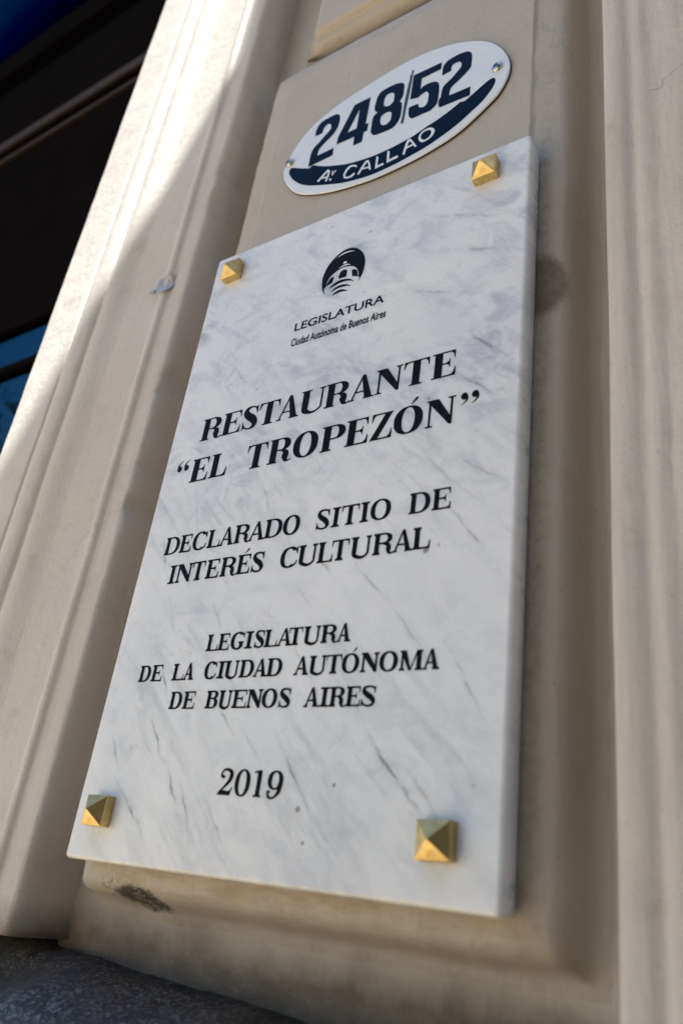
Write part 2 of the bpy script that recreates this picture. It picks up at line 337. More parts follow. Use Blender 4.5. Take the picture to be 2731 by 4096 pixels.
D = json.loads(r'''{"ellipse":[[48.06,719.26],[48.72,735.79],[59.64,765.74],[80.48,787.46],[110.84,801.69],[148.14,810.71],[198.53,817.59],[234.82,813.69],[259.81,805.17],[284.17,790.86],[302.11,772.29],[314.15,748.59],[318.13,730.22],[316.49,714.71],[310.94,700.69],[300.95,688.34],[269.92,665.66],[239.0,655.76],[206.43,651.26],[169.89,650.64],[125.89,657.58],[93.4,668.67],[73.54,680.53],[57.8,699.13]],"digits":{"2":[[[85.12,762.51,1],[84.67,772.61],[87.62,780.42],[92.3,784.06],[100.04,785.05],[107.86,785.16],[113.44,782.6],[116.61,776.76],[116.99,770.26],[116.59,762.71],[114.0,754.93],[109.75,749.67],[103.5,744.76],[96.82,738.55],[94.41,733.79],[94.23,726.69,1],[115.93,727.23,1],[116.27,715.5,1],[91.37,714.33,1],[83.96,714.14,1],[83.92,734.18],[86.88,743.28],[93.05,749.09],[100.22,756.64],[105.23,761.53],[106.24,766.41],[104.15,772.02],[100.57,773.95],[96.36,771.76],[95.07,767.0],[94.8,762.46,1]]],"4":[[[155.52,785.18,1],[154.6,742.61,1],[158.28,742.1,1],[158.22,730.21,1],[153.92,730.08,1],[153.75,715.45,1],[142.54,715.62,1],[142.04,729.8,1],[118.86,730.49,1],[119.23,741.99,1],[134.68,785.36,1]],[[142.96,773.41,1],[143.09,742.31,1],[131.69,742.32,1]]],"8":[[[194.79,783.49],[198.03,778.27],[198.6,771.36],[198.52,760.89],[197.12,756.95],[194.78,753.2,1],[197.65,750.54],[198.78,744.76],[199.03,734.38],[198.44,726.15],[195.59,719.32],[190.6,715.29],[181.45,715.18],[170.79,716.25],[166.68,718.98],[163.53,724.7],[162.94,732.92],[163.06,746.4],[164.79,750.18],[168.21,753.29,1],[164.97,756.13],[163.62,760.6],[163.42,768.08],[164.47,777.31],[166.59,783.45],[170.74,786.23],[178.93,787.25],[187.88,786.47]],[[184.63,773.87],[186.79,769.9],[187.33,763.05],[186.5,757.91],[182.8,754.96],[178.3,755.95],[175.53,759.02],[174.74,764.37],[174.95,770.37],[176.64,774.64],[180.35,775.43]],[[184.1,744.18],[186.64,741.06],[187.24,734.38],[186.49,729.34],[182.56,726.18],[178.12,727.06],[174.87,730.69],[173.68,736.12],[173.8,741.6],[175.98,744.29],[180.23,745.32]]],"slash":[[[205.81,796.3,1],[208.13,794.75,1],[207.31,787.85,1],[206.25,760.04,1],[204.53,736.52,1],[204.14,723.53,1],[203.44,714.71,1],[200.52,715.66,1],[200.75,721.68,1],[201.25,725.25,1],[201.48,747.86,1],[201.67,751.72,1],[203.08,772.56,1],[204.42,783.15,1],[203.82,787.67,1],[205.8,790.49,1],[205.63,793.93,1]]],"5":[[[241.71,785.31,1],[241.73,774.59,1],[219.37,774.19,1],[219.47,757.88,1],[223.4,760.31],[229.89,760.51],[236.54,758.35],[240.09,754.3],[241.74,748.51],[242.2,736.54],[241.81,724.48],[239.43,719.08],[234.03,715.54],[225.92,715.87],[216.01,715.7],[211.65,717.9],[209.05,722.92],[208.2,728.07],[208.04,736.35,1],[219.02,735.47,1],[219.97,730.07],[224.29,726.66],[227.76,727.0],[229.76,730.39],[230.26,736.28],[230.19,743.34],[228.46,747.41],[225.67,748.94],[222.22,747.97],[217.43,745.46,1],[208.13,748.49,1],[208.45,786.27,1]]],"2b":[[[243.73,762.62,1],[243.79,775.79],[245.77,780.12],[249.01,783.18],[255.27,784.57],[262.72,784.68],[269.65,783.1],[274.43,778.96],[276.39,772.8],[276.6,758.44],[275.52,753.69],[270.9,748.21],[264.06,742.63],[257.14,737.84],[254.98,733.06],[254.72,725.58,1],[277.72,724.24,1],[277.86,711.41,1],[244.33,713.66,1],[245.48,738.33],[247.51,744.8],[255.0,750.88],[261.8,758.16],[264.88,762.41],[265.24,766.92],[263.72,770.74],[260.75,772.52],[256.17,772.66],[254.08,770.08],[253.85,763.46,1]]]},"band":[[57.38,725.78],[60.6,725.42],[73.6,717.79],[86.16,711.21,1],[89.12,713.93,1],[92.82,712.48],[100.55,707.31],[109.87,702.0],[121.48,697.05],[138.79,690.29],[159.2,686.06],[174.08,684.37],[191.08,684.53],[204.83,685.96],[218.27,688.11],[231.26,692.79],[243.66,696.28],[256.08,701.45],[268.24,707.74,1],[272.16,706.05,1],[280.64,710.95],[290.59,717.6],[298.08,721.43],[302.16,721.29],[304.12,717.48],[303.86,712.63],[300.47,704.82],[291.96,693.92],[282.2,686.56],[266.65,675.94],[246.23,666.81],[231.53,662.24],[215.89,659.34],[199.87,657.11],[177.76,656.13],[163.18,657.5],[143.16,661.43],[126.34,666.94],[104.28,676.13],[90.51,682.55],[76.74,691.89],[64.59,704.95],[58.11,715.28],[56.3,721.27]],"strokes":[[[[103.59,680.9,1],[110.54,687.9,1],[114.64,691.39,1],[114.79,691.2,1],[114.4,684.78,1],[112.57,678.17,1]],[[101.49,683.63,1],[108.49,690.67,1],[113.84,695.22,1],[117.27,690.84,1],[116.77,682.74,1],[114.89,675.98,1]]],[[[107.7,683.89,1],[115.81,681.47,1]],[[106.93,686.36,1],[115.05,683.92,1]]],[[[119.94,689.8,1],[120.99,681.3,1],[125.79,687.25,1]],[[121.21,689.05,1],[121.63,684.54,1],[124.67,688.66,1]]],[[[119.8,674.51,1],[121.55,676.27,1]],[[117.77,677.18,1],[119.53,678.94,1]]],[[[152.82,680.37,1],[147.59,684.45,1],[142.53,685.19,1],[138.43,681.26,1],[136.52,675.61,1],[137.94,669.22,1],[142.53,666.37,1],[147.82,665.59,1],[152.13,668.39,1]],[[152.67,677.89,1],[148.13,681.42,1],[144.26,681.98,1],[140.7,678.57,1],[139.09,673.79,1],[139.77,670.66,1],[141.85,669.37,1],[146.24,668.72,1],[150.24,671.31,1]]],[[[157.12,664.35,1],[161.21,672.56,1],[164.88,678.21,1],[165.84,678.2,1],[167.62,673.33,1],[169.3,665.4,1]],[[154.91,666.84,1],[159.03,675.14,1],[163.03,681.31,1],[166.71,681.27,1],[169.81,672.74,1],[171.54,664.49,1]]],[[[160.08,670.28,1],[169.17,668.58,1]],[[159.28,672.67,1],[168.38,670.95,1]]],[[[176.19,680.96,1],[176.68,662.8,1],[187.33,663.48,1]],[[178.8,679.18,1],[179.12,666.42,1],[185.9,666.84,1]]],[[[189.04,681.95,1],[190.09,663.99,1],[203.65,665.03,1]],[[191.95,680.09,1],[192.63,668.13,1],[202.05,668.83,1]]],[[[210.67,664.75,1],[212.55,676.28,1],[213.99,681.51,1],[214.95,681.82,1],[217.29,677.96,1],[221.92,669.18,1]],[[208.02,667.12,1],[209.91,678.83,1],[211.6,684.96,1],[214.86,686.01,1],[219.07,679.02,1],[223.79,670.03,1]]],[[[211.62,672.72,1],[219.66,673.33,1]],[[210.51,675.42,1],[218.57,676.03,1]]]],"ring":[[[238.6,688.04],[242.17,683.36],[242.34,678.48],[239.83,674.48],[234.82,671.88],[229.52,672.15],[226.21,676.04],[224.72,680.31],[225.56,685.34],[228.96,688.92],[234.21,689.69]],[[236.7,685.7],[238.67,682.64],[238.67,678.54],[236.09,675.24],[231.4,674.63],[227.83,678.55],[227.26,681.62],[228.25,685.18],[231.81,686.93]]],"screws":[[305.07,734.28],[54.57,735.45]],"rust":[[244.93,727.89,1],[243.8,727.83,1],[242.78,723.11,1],[243.3,717.09,1],[244.46,716.76,1],[244.69,722.69,1]],"logo":{"black":[[[155.5,491.37,1],[152.37,498.17],[150.79,505.09],[150.32,512.5],[151.42,518.93],[153.33,524.21],[155.82,528.41],[159.17,532.26],[163.36,535.77],[167.69,538.33],[172.99,539.6],[177.73,539.12],[182.23,537.43],[187.37,533.76],[191.49,528.81],[194.52,523.3],[196.57,516.56],[196.9,510.16],[196.22,502.96],[194.12,496.79],[191.87,491.72,1],[193.09,497.52,1],[191.65,498.98,1],[191.53,501.92],[190.37,506.11],[188.07,510.35],[184.53,513.87],[179.64,516.04],[173.67,517.37],[168.03,516.22],[163.68,514.11],[160.5,511.95],[158.23,509.01],[156.67,505.38],[156.49,500.61,1],[154.11,497.94,1],[155.58,493.21]],[[156.8,500.62,1],[157.11,503.95],[158.71,507.35],[160.91,509.46],[163.98,509.83,1],[162.81,502.62,1],[161.72,502.11]],[[169.29,504.53,1],[169.51,509.28],[170.18,512.4],[172.3,513.67],[174.96,513.98],[177.76,511.93],[177.97,508.07],[177.97,504.31,1]],[[184.78,501.86,1],[183.3,509.32],[185.09,510.08],[187.49,509.12],[189.23,506.97],[190.3,503.23],[191.27,499.05,1],[187.93,500.93]],[[159.8,496.02,1],[162.9,499.65],[167.22,501.77],[172.88,502.52],[178.81,501.27],[183.7,498.97],[187.87,494.89,1],[183.16,497.53],[177.26,498.96],[171.54,498.87],[166.32,497.73]],[[162.5,490.73,1],[165.42,493.7],[170.08,495.89],[175.07,495.87],[179.04,494.77],[182.35,492.9],[185.16,490.39,1],[180.17,492.28],[175.51,493.01],[170.54,493.03],[166.46,492.07]],[[164.66,486.06,1],[167.37,488.85],[170.96,490.4],[174.77,490.41],[178.83,488.68],[182.44,486.03,1],[178.73,486.88],[174.84,487.51],[171.1,487.05]]],"white":[[[163.2,531.83,1],[168.24,534.84],[173.54,535.97],[178.3,535.28],[183.45,533.04,1],[178.47,534.17],[173.76,534.49],[168.42,533.68]],[[171.87,521.5,1],[172.69,523.74],[174.52,523.93],[176.17,521.68,1],[175.39,521.28],[173.39,521.65]],[[167.41,517.65,1],[170.67,519.21],[174.02,520.12],[177.57,519.54],[181.38,517.16,1],[177.37,518.35],[174.25,518.63],[170.83,518.16]]]}}''')
# ------------------------------------------------------------------ the wall: mouldings, sunken field, raised panels
Z0, Z1 = -0.060, 2.60
def dense(prof, step=0.0035):
    out = []
    for (a, b) in zip(prof, prof[1:]):
        n = max(1, min(24, int(math.hypot(b[0] - a[0], b[1] - a[1]) / step)))
        for k in range(n): out.append((a[0] + (b[0] - a[0]) * k / n, a[1] + (b[1] - a[1]) * k / n))
    out.append(prof[-1]); return out
def rounded(prof, it=2):
    """soften a profile (corner cutting), so that paint-filled mouldings have no knife edges"""
    for _ in range(it):
        q = [prof[0]]
        for a, b in zip(prof, prof[1:]):
            q.append((a[0] * .75 + b[0] * .25, a[1] * .75 + b[1] * .25)); q.append((a[0] * .25 + b[0] * .75, a[1] * .25 + b[1] * .75))
        q.append(prof[-1]); prof = q
    return prof
def moulding(name, prof, parent, disp, z0=Z0, z1=Z1, zs=0.006, cap=True):
    bm = bmesh.new(); zn = int((z1 - z0) / zs); rows = []
    for j in range(zn + 1):
        z = z0 + (z1 - z0) * j / zn; row = []
        for (x, y) in prof:
            dx, dy = disp(x, y, z); row.append(bm.verts.new((x + dx, y + dy, z)))
        rows.append(row)
    for j in range(zn):
        for i in range(len(prof) - 1): bm.faces.new((rows[j][i], rows[j][i + 1], rows[j + 1][i + 1], rows[j + 1][i]))
    if cap:
        back = [bm.verts.new((v.co.x, 0.30, v.co.z)) for v in rows[0]]
        for i in range(len(prof) - 1): bm.faces.new((rows[0][i + 1], rows[0][i], back[i], back[i + 1]))
    bmesh.ops.recalc_face_normals(bm, faces=bm.faces)
    o = link(name, bm, PLASTER_BRIGHTENED, parent, True)
    # keep the outside facing the street
    if sum(p.normal.y * p.area for p in o.data.polygons) > 0: o.data.flip_normals()
    return o
wall = thing('rendered_wall', 'cream painted plaster wall with vertical mouldings and a sunken field holding the plaques', 'wall', (0.18, 0.05, -0.06))
def disp_left(x, y, z):
    d = 0.0009 * fn(x, y, z, 9) + 0.0004 * fn(x, y, z, 40, 3)
    dx = 0.0
    e = max(0.0, 1 - abs(x + 0.0545) / 0.009)                       # the chipped arris beside the field
    if e > 0:
        c = (fn(0, 0, z, 30, 5) * 0.6 + 0.6 * fn(0, 0, z, 85, 9) + 0.5 * fn(x, 0, z, 210, 2)) * max(0.0, min(1, 0.4 + 2.2 * fn(0, 0, z, 4.5, 31)))
        dx -= e * max(0.0, c) * 0.008; d += e * max(0.0, c) * 0.0035
        dx += e * 0.0015 * fn(0, 0, z, 3.2, 1)
    e2 = max(0.0, 1 - abs(x + 0.040) / 0.012)
    d += e2 * 0.0005 * fn(x, y, z, 55, 7)
    return dx + 0.0006 * fn(x, y, z, 12, 8), d
left_prof = [(-0.297, 0.300), (-0.297, 0.006), (-0.2965, 0.001), (-0.293, 0.0), (-0.236, 0.0), (-0.2325, 0.0006), (-0.231, 0.0026), (-0.2275, 0.0026), (-0.2255, -0.0005),
             (-0.218, -0.0032), (-0.208, -0.0038), (-0.199, -0.0015), (-0.1955, 0.0028), (-0.1935, 0.0032), (-0.190, 0.0012), (-0.181, -0.0008), (-0.171, 0.0008), (-0.163, 0.004), (-0.155, 0.0068),
             (-0.147, 0.0085), (-0.098, 0.0085), (-0.0935, 0.0075), (-0.089, 0.0045), (-0.0845, 0.0055), (-0.082, 0.009), (-0.078, 0.0098), (-0.062, 0.0095), (-0.056, 0.0105),
             (-0.0535, 0.018), (-0.0525, 0.030), (-0.052, 0.045), (-0.0515, 0.070), (-0.0505, 0.150)]
moulding('side_moulding', dense(rounded(left_prof, 1)), wall, disp_left)
def disp_right(x, y, z):
    return 0.0012 * fn(x, y, z, 6, 4), 0.0010 * fn(x, y, z, 8, 2) + 0.0006 * fn(x * 4, y, z, 18, 6)
right_prof = [(0.405, 0.150), (0.4055, 0.070), (0.406, 0.050), (0.4065, 0.030), (0.4072, 0.017), (0.4085, 0.0095), (0.411, 0.0075), (0.416, 0.006), (0.423, 0.0055), (0.428, 0.0072), (0.4315, 0.0074), (0.4345, 0.0058),
              (0.439, 0.0042), (0.4445, 0.0048), (0.448, 0.0052), (0.455, 0.0032), (0.470, 0.0008), (0.50, 0.0), (0.56, 0.0), (0.575, -0.006), (0.59, -0.001), (0.66, 0.0), (0.665, 0.003), (0.665, 0.30)]
moulding('side_moulding', dense(rounded(right_prof, 1)), wall, disp_right)
# sunken field behind the raised panels
bm = bmesh.new(); nx, nz = 60, 240; g = []
for j in range(nz + 1):
    z = -0.10 + (Z1 + 0.10) * j / nz
    g.append([bm.verts.new((-0.065 + 0.49 * i / nx, 0.0655 + 0.0009 * fn(-0.065 + 0.49 * i / nx, 0, z, 14) + 0.012 * max(0, min(1, (-0.050 - z) / 0.04)), z)) for i in range(nx + 1)])
for j in range(nz):
    for i in range(nx): bm.faces.new((g[j][i], g[j][i + 1], g[j + 1][i + 1], g[j + 1][i]))
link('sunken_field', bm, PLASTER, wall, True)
def rrect(x0, x1, z0, z1, r, seg=8, step=0.006, mitre=False):
    pts = []
    for cx, cz, a0, rr in ((x1 - r[0], z0 + r[0], -90, r[0]), (x1 - r[1], z1 - r[1], 0, r[1]), (x0 + r[2], z1 - r[2], 90, r[2]), (x0 + r[3], z0 + r[3], 180, r[3])):
        for k in range(seg + 1):
            a = R(a0 + 90 * k / seg); pts.append((cx + rr * math.cos(a), cz + rr * math.sin(a), math.cos(a), math.sin(a)))
    out = []
    for a, b in zip(pts, pts[1:] + pts[:1]):
        n = max(1, int(math.hypot(b[0] - a[0], b[1] - a[1]) / step))
        for k in range(n): out.append(tuple(a[i] + (b[i] - a[i]) * k / n for i in range(4)))
    if mitre: out = [(x, z, c / max(abs(c), abs(s_)), s_ / max(abs(c), abs(s_))) for x, z, c, s_ in out]
    return out
# the raised panel that carries both plaques: flat face, edges rolling back into the field
bm = bmesh.new(); base = rrect(0.0205, 0.3385, 0.016, 0.899, (0.006, 0.004, 0.012, 0.008), mitre=True); loops = []
for d0, y0 in ((0.0, 0.0220), (0.0012, 0.0226), (0.0025, 0.0240), (0.006, 0.0244), (0.012, 0.0250), (0.020, 0.0261), (0.027, 0.0275), (0.031, 0.0300), (0.0340, 0.0345), (0.0363, 0.0405), (0.038, 0.0470), (0.0398, 0.0540), (0.0420, 0.0595), (0.045, 0.0632), (0.050, 0.0652), (0.054, 0.0675)):
    lp = []
    for (x, z, nx_, nz_) in base:
        d, y = d0, y0
        k = 0.0010 * fn(x, y, z, 22, 3) * (1 if d > 0.002 else 0) + 0.0007 * fn(x, y, z, 90, 5) * (1 if d > 0.002 else 0.3)
        crisp = 0.0009 * fn(x, 0, z, 60, 1)
        lp.append(bm.verts.new((x + nx_ * (d + crisp), y + k, z + nz_ * (d + crisp))))
    loops.append(lp)
for a, b in zip(loops, loops[1:]):
    n = len(a)
    for i in range(n):
        f = bm.faces.new((a[i], a[(i + 1) % n], b[(i + 1) % n], b[i])); f.smooth = True
f = bm.faces.new(loops[0]); f.smooth = False
bmesh.ops.recalc_face_normals(bm, faces=bm.faces)
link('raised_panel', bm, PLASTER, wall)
# the block above it, with a moulded lower edge that looks down
prof = rounded([(0.986, 0.064), (0.984, 0.060), (0.9865, 0.0575), (0.984, 0.0565), (0.981, 0.052), (0.981, 0.045), (0.984, 0.0385), (0.9865, 0.0368), (0.9975, 0.0362), (0.9985, 0.0345), (0.9995, 0.0300), (1.0025, 0.0282), (1.010, 0.0280), (Z1, 0.0280)], 1)
bm = bmesh.new(); rows = []
for i in range(61):
    x = 0.037 + 0.303 * i / 60
    rows.append([bm.verts.new((x - (1.12 * (y - 0.028) if i == 0 else 0), y + (0.0006 * fn(x, y, z, 20, 9)), z)) for z, y in prof])
for a, b in zip(rows, rows[1:]):
    for i in range(len(prof) - 1): f = bm.faces.new((a[i], b[i], b[i + 1], a[i + 1])); f.smooth = True
for r_, s in ((rows[0], -1), (rows[-1], 1)):
    bk = [bm.verts.new((v.co.x - 0.0 * s, 0.064, v.co.z)) for v in r_]
    for i in range(len(prof) - 1): bm.faces.new((r_[i], r_[i + 1], bk[i + 1], bk[i]))
bmesh.ops.recalc_face_normals(bm, faces=bm.faces)
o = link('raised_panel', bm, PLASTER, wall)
# a few cracks in the paint, thin dark ribbons lying in the surface
def ribbon(name, pts, yf, wid, parent, mat, seed):
    bm = bmesh.new(); P = catmull(pts, 5, False); A = []; B = []
    for i, p in enumerate(P):
        t = (P[min(i + 1, len(P) - 1)] - P[max(i - 1, 0)]).normalized(); nn = Vector((-t.y, t.x))
        jit = Vector((fn(i, seed, 0, 0.9), fn(i, 0, seed, 0.9))) * wid * 2.2
        ww = wid * (0.35 + 0.9 * abs(fn(i, 1, seed, 0.5))) * min(1, 0.3 + i / 4, 0.3 + (len(P) - 1 - i) / 4)
        y = yf(p.x * .001, p.y * .001)
        for L, s in ((A, 1), (B, -1)):
            q = p + jit + nn * ww * s; L.append(bm.verts.new((q.x * .001, y, q.y * .001)))
    for i in range(len(P) - 1): bm.faces.new((A[i], A[i + 1], B[i + 1], B[i]))
    for f in bm.faces:
        f.normal_update()
        if f.normal.y > 0: f.normal_flip()
    return link(name, bm, mat, parent)
CRK = mat_simple('open_crack', (0.07, 0.05, 0.04), 0.9)
ribbon('crack', [(445, 592), (452, 590), (459, 594), (468, 600), (478, 602), (490, 598)], lambda x, z: 0.0005 - 0.0022 if x > .455 else 0.0022, 0.35, wall, CRK, 3)
# ------------------------------------------------------------------ strip of old tape on the left moulding
bm = bmesh.new(); T = [(-118, 600), (-108, 604), (-97, 611), (-84, 615), (-77, 612), (-80, 604), (-76, 596), (-84, 588), (-95, 588), (-99, 596), (-110, 597)]
vs = [bm.verts.new((x * .001, (0.0072 if x < -99 else (0.0035 if x < -81 else 0.0085)) + 0.0006 * math.sin(z), z * .001)) for x, z in T]
bmesh.ops.triangle_fill(bm, edges=[bm.edges.new((vs[i], vs[(i + 1) % len(vs)])) for i in range(len(vs))], use_beauty=True, normal=(0, -1, 0))
bmesh.ops.subdivide_edges(bm, edges=bm.edges[:], cuts=2, use_grid_fill=True)
for v in bm.verts: v.co.y += 0.0007 * fn(v.co.x, 0, v.co.z, 120)
tag(link('tape_scrap', bm, TAPE), 'torn shiny scrap of old adhesive tape on the left moulding', 'tape')

# ------------------------------------------------------------------ marble plaque
pq = thing('marble_plaque', 'white veined marble plaque with black lettering, pinned by four pyramid brass studs', 'plaque', (0.175, 0.0215, 0.0))
W_, H_ = 0.35, 0.5958
bm = bmesh.new(); base = rrect(0, W_, 0, H_, (0.0035,) * 4, 6, 0.02); loops = []
for ins, y in ((0.0024, 0.0), (0.0014, 0.0004), (0.0005, 0.0012), (0.0, 0.0025), (0.0, 0.0200), (0.0008, 0.0212)):
    loops.append([bm.verts.new((x - a * ins, y, z - b * ins)) for x, z, a, b in base])
for a, b in zip(loops, loops[1:]):
    n = len(a)
    for i in range(n): f = bm.faces.new((a[i], a[(i + 1) % n], b[(i + 1) % n], b[i])); f.smooth = True
bm.faces.new(loops[0]); bm.faces.new(loops[-1]); bmesh.ops.recalc_face_normals(bm, faces=bm.faces)
link('slab', bm, MARBLE, pq)
# pyramid-headed brass studs, each a mesh of its own
def stud(cx, cz, rot, seed, parent):
    rnd = random.Random(seed); bm = bmesh.new(); a = 0.0108; h1 = 0.0080; h2 = 0.0165
    def ring(r, y): return [bm.verts.new((sx * r + rnd.uniform(-1, 1) * 0.0002, y + rnd.uniform(-1, 1) * 0.0002, sz * r + rnd.uniform(-1, 1) * 0.0002)) for sx, sz in ((-1, -1), (1, -1), (1, 1), (-1, 1))]
    A = ring(a, 0.0); A2 = ring(a, -h1)
    for v in A: v.co.y = 0.0
    ap = bm.verts.new((rnd.uniform(-.0005, .0005), -h2, rnd.uniform(-.0005, .0005)))
    for i in range(4):
        j = (i + 1) % 4; bm.faces.new((A[i], A[j], A2[j], A2[i])); bm.faces.new((A2[i], A2[j], ap))
    bm.faces.new(A[::-1])
    bmesh.ops.bevel(bm, geom=bm.edges[:], offset=0.00022, segments=1, affect='EDGES')
    bmesh.ops.recalc_face_normals(bm, faces=bm.faces)
    o = link('brass_stud', bm, BRASS, parent)
    o.location = (cx, 0.0, cz); o.rotation_euler = (0, R(rot), 0)
    return o
for k, (cx, cz, rot) in enumerate(((0.3122, 0.5672, -0.6), (0.3120, 0.0345, -2.6), (0.0300, 0.0343, 0.4), (0.0297, 0.5658, -1.2))): stud(cx, cz, rot, k + 3, pq)

# ------------------------------------------------------------------ lettering: a serif alphabet drawn stroke by stroke
class Serif:
    def __init__(s, ink, S, h, e, br): s.i = ink; s.S = S; s.h = h; s.e = e; s.br = br
    def at(s, x0, x1, y0, cap): s.x0 = x0; s.W = (x1 - x0) / cap; s.y0 = y0; s.c = cap
    def P(s, pts): s.i.poly([[(s.x0 + p[0] * s.c, s.y0 + p[1] * s.c) for p in pts]])
    def V(s, pts, step=7):
        """a stroke of changing width along a smooth spine: (x, y, width)"""
        n = len(pts); sm = []
        for i in range(n - 1):
            p0, p1, p2, p3 = [Vector(pts[max(0, min(n - 1, k))]) for k in (i - 1, i, i + 1, i + 2)]
            for k in range(step):
                t = k / step; sm.append(0.5 * ((2 * p1) + (p2 - p0) * t + (2 * p0 - 5 * p1 + 4 * p2 - p3) * t * t + (3 * p1 - p0 - 3 * p2 + p3) * t ** 3))
        sm.append(Vector(pts[-1])); A = []; B = []
        for i, p in enumerate(sm):
            t = Vector((sm[min(i + 1, len(sm) - 1)] - sm[max(i - 1, 0)])[:2]).normalized(); nn = Vector((-t.y, t.x)) * p.z / 2
            for L, q in ((A, Vector(p[:2]) + nn), (B, Vector(p[:2]) - nn)): L.append((s.x0 + q.x * s.c, s.y0 + q.y * s.c))
        s.i.strip(A, B)
    def arc(s, cx, cy, rx, ry, irx, iry, a0, a1, icx=None, n=26, ex=2.2):
        icx = cx if icx is None else icx; A = []; B = []
        for k in range(n + 1):
            a = R(a0 + (a1 - a0) * k / n); c_, s_ = math.cos(a), math.sin(a)
            f = (abs(c_) ** ex + abs(s_) ** ex) ** (-1 / ex)
            A.append((s.x0 + (cx + rx * c_ * f) * s.c, s.y0 + (cy + ry * s_ * f) * s.c)); B.append((s.x0 + (icx + irx * c_ * f) * s.c, s.y0 + (cy + iry * s_ * f) * s.c))
        s.i.strip(A, B)
    def stem(s, x, w=None, top=1, bot=1, le=None, re=None, y0=0.0, y1=1.0):
        w = s.S if w is None else w; e = s.e; h = s.h; b = s.br; le = e if le is None else le; re = e if re is None else re
        pts = []
        if bot:
            pts += [(x - le, y0), (x + w + re, y0), (x + w + re, y0 + h)] + ([(x + w + b * .35, y0 + h + b * .25)] if re > 0 else []) + [(x + w, y0 + h + b)]
        else: pts += [(x, y0), (x + w, y0)]
        if top:
            pts += [(x + w, y1 - h - b)] + ([(x + w + b * .35, y1 - h - b * .25)] if re > 0 else []) + [(x + w + re, y1 - h), (x + w + re, y1), (x - le, y1), (x - le, y1 - h)] + ([(x - b * .35, y1 - h - b * .25)] if le > 0 else []) + [(x, y1 - h - b)]
        else: pts += [(x + w, y1), (x, y1)]
        if bot: pts += [(x, y0 + h + b)] + ([(x - b * .35, y0 + h + b * .25)] if le > 0 else []) + [(x - le, y0 + h)]
        s.P(pts)
    def wedge(s, xe, y, dx, dy):
        """the beak at the end of an arm: arm edge at y, tip at (xe, y+dy), root dx back along the arm"""
        t = math.copysign(s.h * .55, dx)
        s.P([(xe, y), (xe, y + dy), (xe + t * .9, y + dy), (xe + dx * .32, y + dy * .42), (xe + dx * .62, y + dy * .2), (xe + dx, y + math.copysign(s.h, dy)), (xe + dx, y)])
    def draw(s, ch):
        W, S, h, e, br = s.W, s.S, s.h, s.e, s.br
        if ch == 'É': s.draw('E'); s.acc(W * .55); return
        if ch == 'Ó': s.draw('O'); s.acc(W * .62); return
        if ch == 'I': s.stem((W - S) / 2, le=(W - S) / 2, re=(W - S) / 2)
        elif ch in 'EL':
            s.stem(e, re=e * .8 if ch == 'L' else 0); xr = W
            s.P([(e + S * .5, 0), (xr, 0), (xr, h), (e + S * .5, h)]); s.wedge(xr, 0, -min(.26, W * .34), .34 if ch == 'E' else .38)
            if ch == 'E':
                xt = W - .03; s.P([(e + S * .5, 1 - h), (xt, 1 - h), (xt, 1), (e + S * .5, 1)]); s.wedge(xt, 1, -min(.24, W * .32), -.30)
                xm = e + S + (W - e - S) * .58; m = .52
                s.P([(e + S * .5, m - h / 2), (xm, m - h / 2), (xm, m + h / 2), (e + S * .5, m + h / 2)])
                for d in (1, -1): s.P([(xm, m), (xm, m + d * .17), (xm - h * .45, m + d * .17), (xm - .05, m + d * .08), (xm - .14, m + d * h / 2), (xm - .14, m)])
        elif ch == 'T':
            x = (W - S) / 2; s.stem(x, top=0, le=e * 1.1, re=e * 1.1, y1=1 - h * .5)
            s.P([(0, 1 - h), (W, 1 - h), (W, 1), (0, 1)]); s.wedge(W, 1, -min(.24, (W - S) * .42), -.31); s.wedge(0, 1, min(.24, (W - S) * .42), -.31)
        elif ch in 'PRB':
            s.stem(e, re=(e if ch == 'P' else (e * .7 if ch == 'R' else 0))); yb = {'P': .43, 'R': .475, 'B': .52}[ch]; xr = W - (0 if ch == 'P' else (W * .09 if ch == 'R' else .03))
            cx = e + S + (xr - e - S) * .30; cy = (1 + yb) / 2; ry = (1 - yb) / 2
            s.arc(cx, cy, xr - cx, ry, xr - cx - S * .95, ry - h, -90, 90)
            for yy in (1 - h, yb): s.P([(e + S * .5, yy), (cx + .005, yy), (cx + .005, yy + h), (e + S * .5, yy + h)])
            if ch == 'R':
                x1 = xr - S * .62
                s.V([(cx - .02, yb + h * .5, h), (x1 - S * .35, yb - .02, h * 1.9), (x1 - .0, yb - .12, S * .92), (x1 + .01, .22, S), (x1 + S * .18, .07, S * .62), (x1 + S * .55, .022, h * 1.1), (W - .02, .05, h * .8), (W, .10, h * .6)])
            if ch == 'B':
                cx = e + S + (W - e - S) * .28; cy = (yb + h) / 2; ry = cy
                s.arc(cx, cy, W - cx, ry, W - cx - S, ry - h, -90, 90)
                s.P([(e + S * .5, 0), (cx + .005, 0), (cx + .005, h), (e + S * .5, h)])
        elif ch == 'D':
            s.stem(e, re=0); cx = e + S + (W - e - S) * .22
            s.arc(cx, .5, W - cx, .5, W - cx - S * 1.02, .5 - h, -90, 90)
            for yy in (0, 1 - h): s.P([(e + S * .5, yy), (cx + .005, yy), (cx + .005, yy + h), (e + S * .5, yy + h)])
        elif ch in 'O0':
            o_ = .02; s.arc(W / 2, .5, W / 2, .5 + o_, W / 2 - S * 1.02, .5 + o_ - h * 1.05, 0, 360, n=52)
        elif ch in 'CG':
            o_ = .02; cx = W * .52
            s.arc(cx, .5, cx, .5 + o_, cx - S * 1.04, .5 + o_ - h * 1.1, 42 if ch == 'C' else 46, 312 if ch == 'C' else 305, n=44)
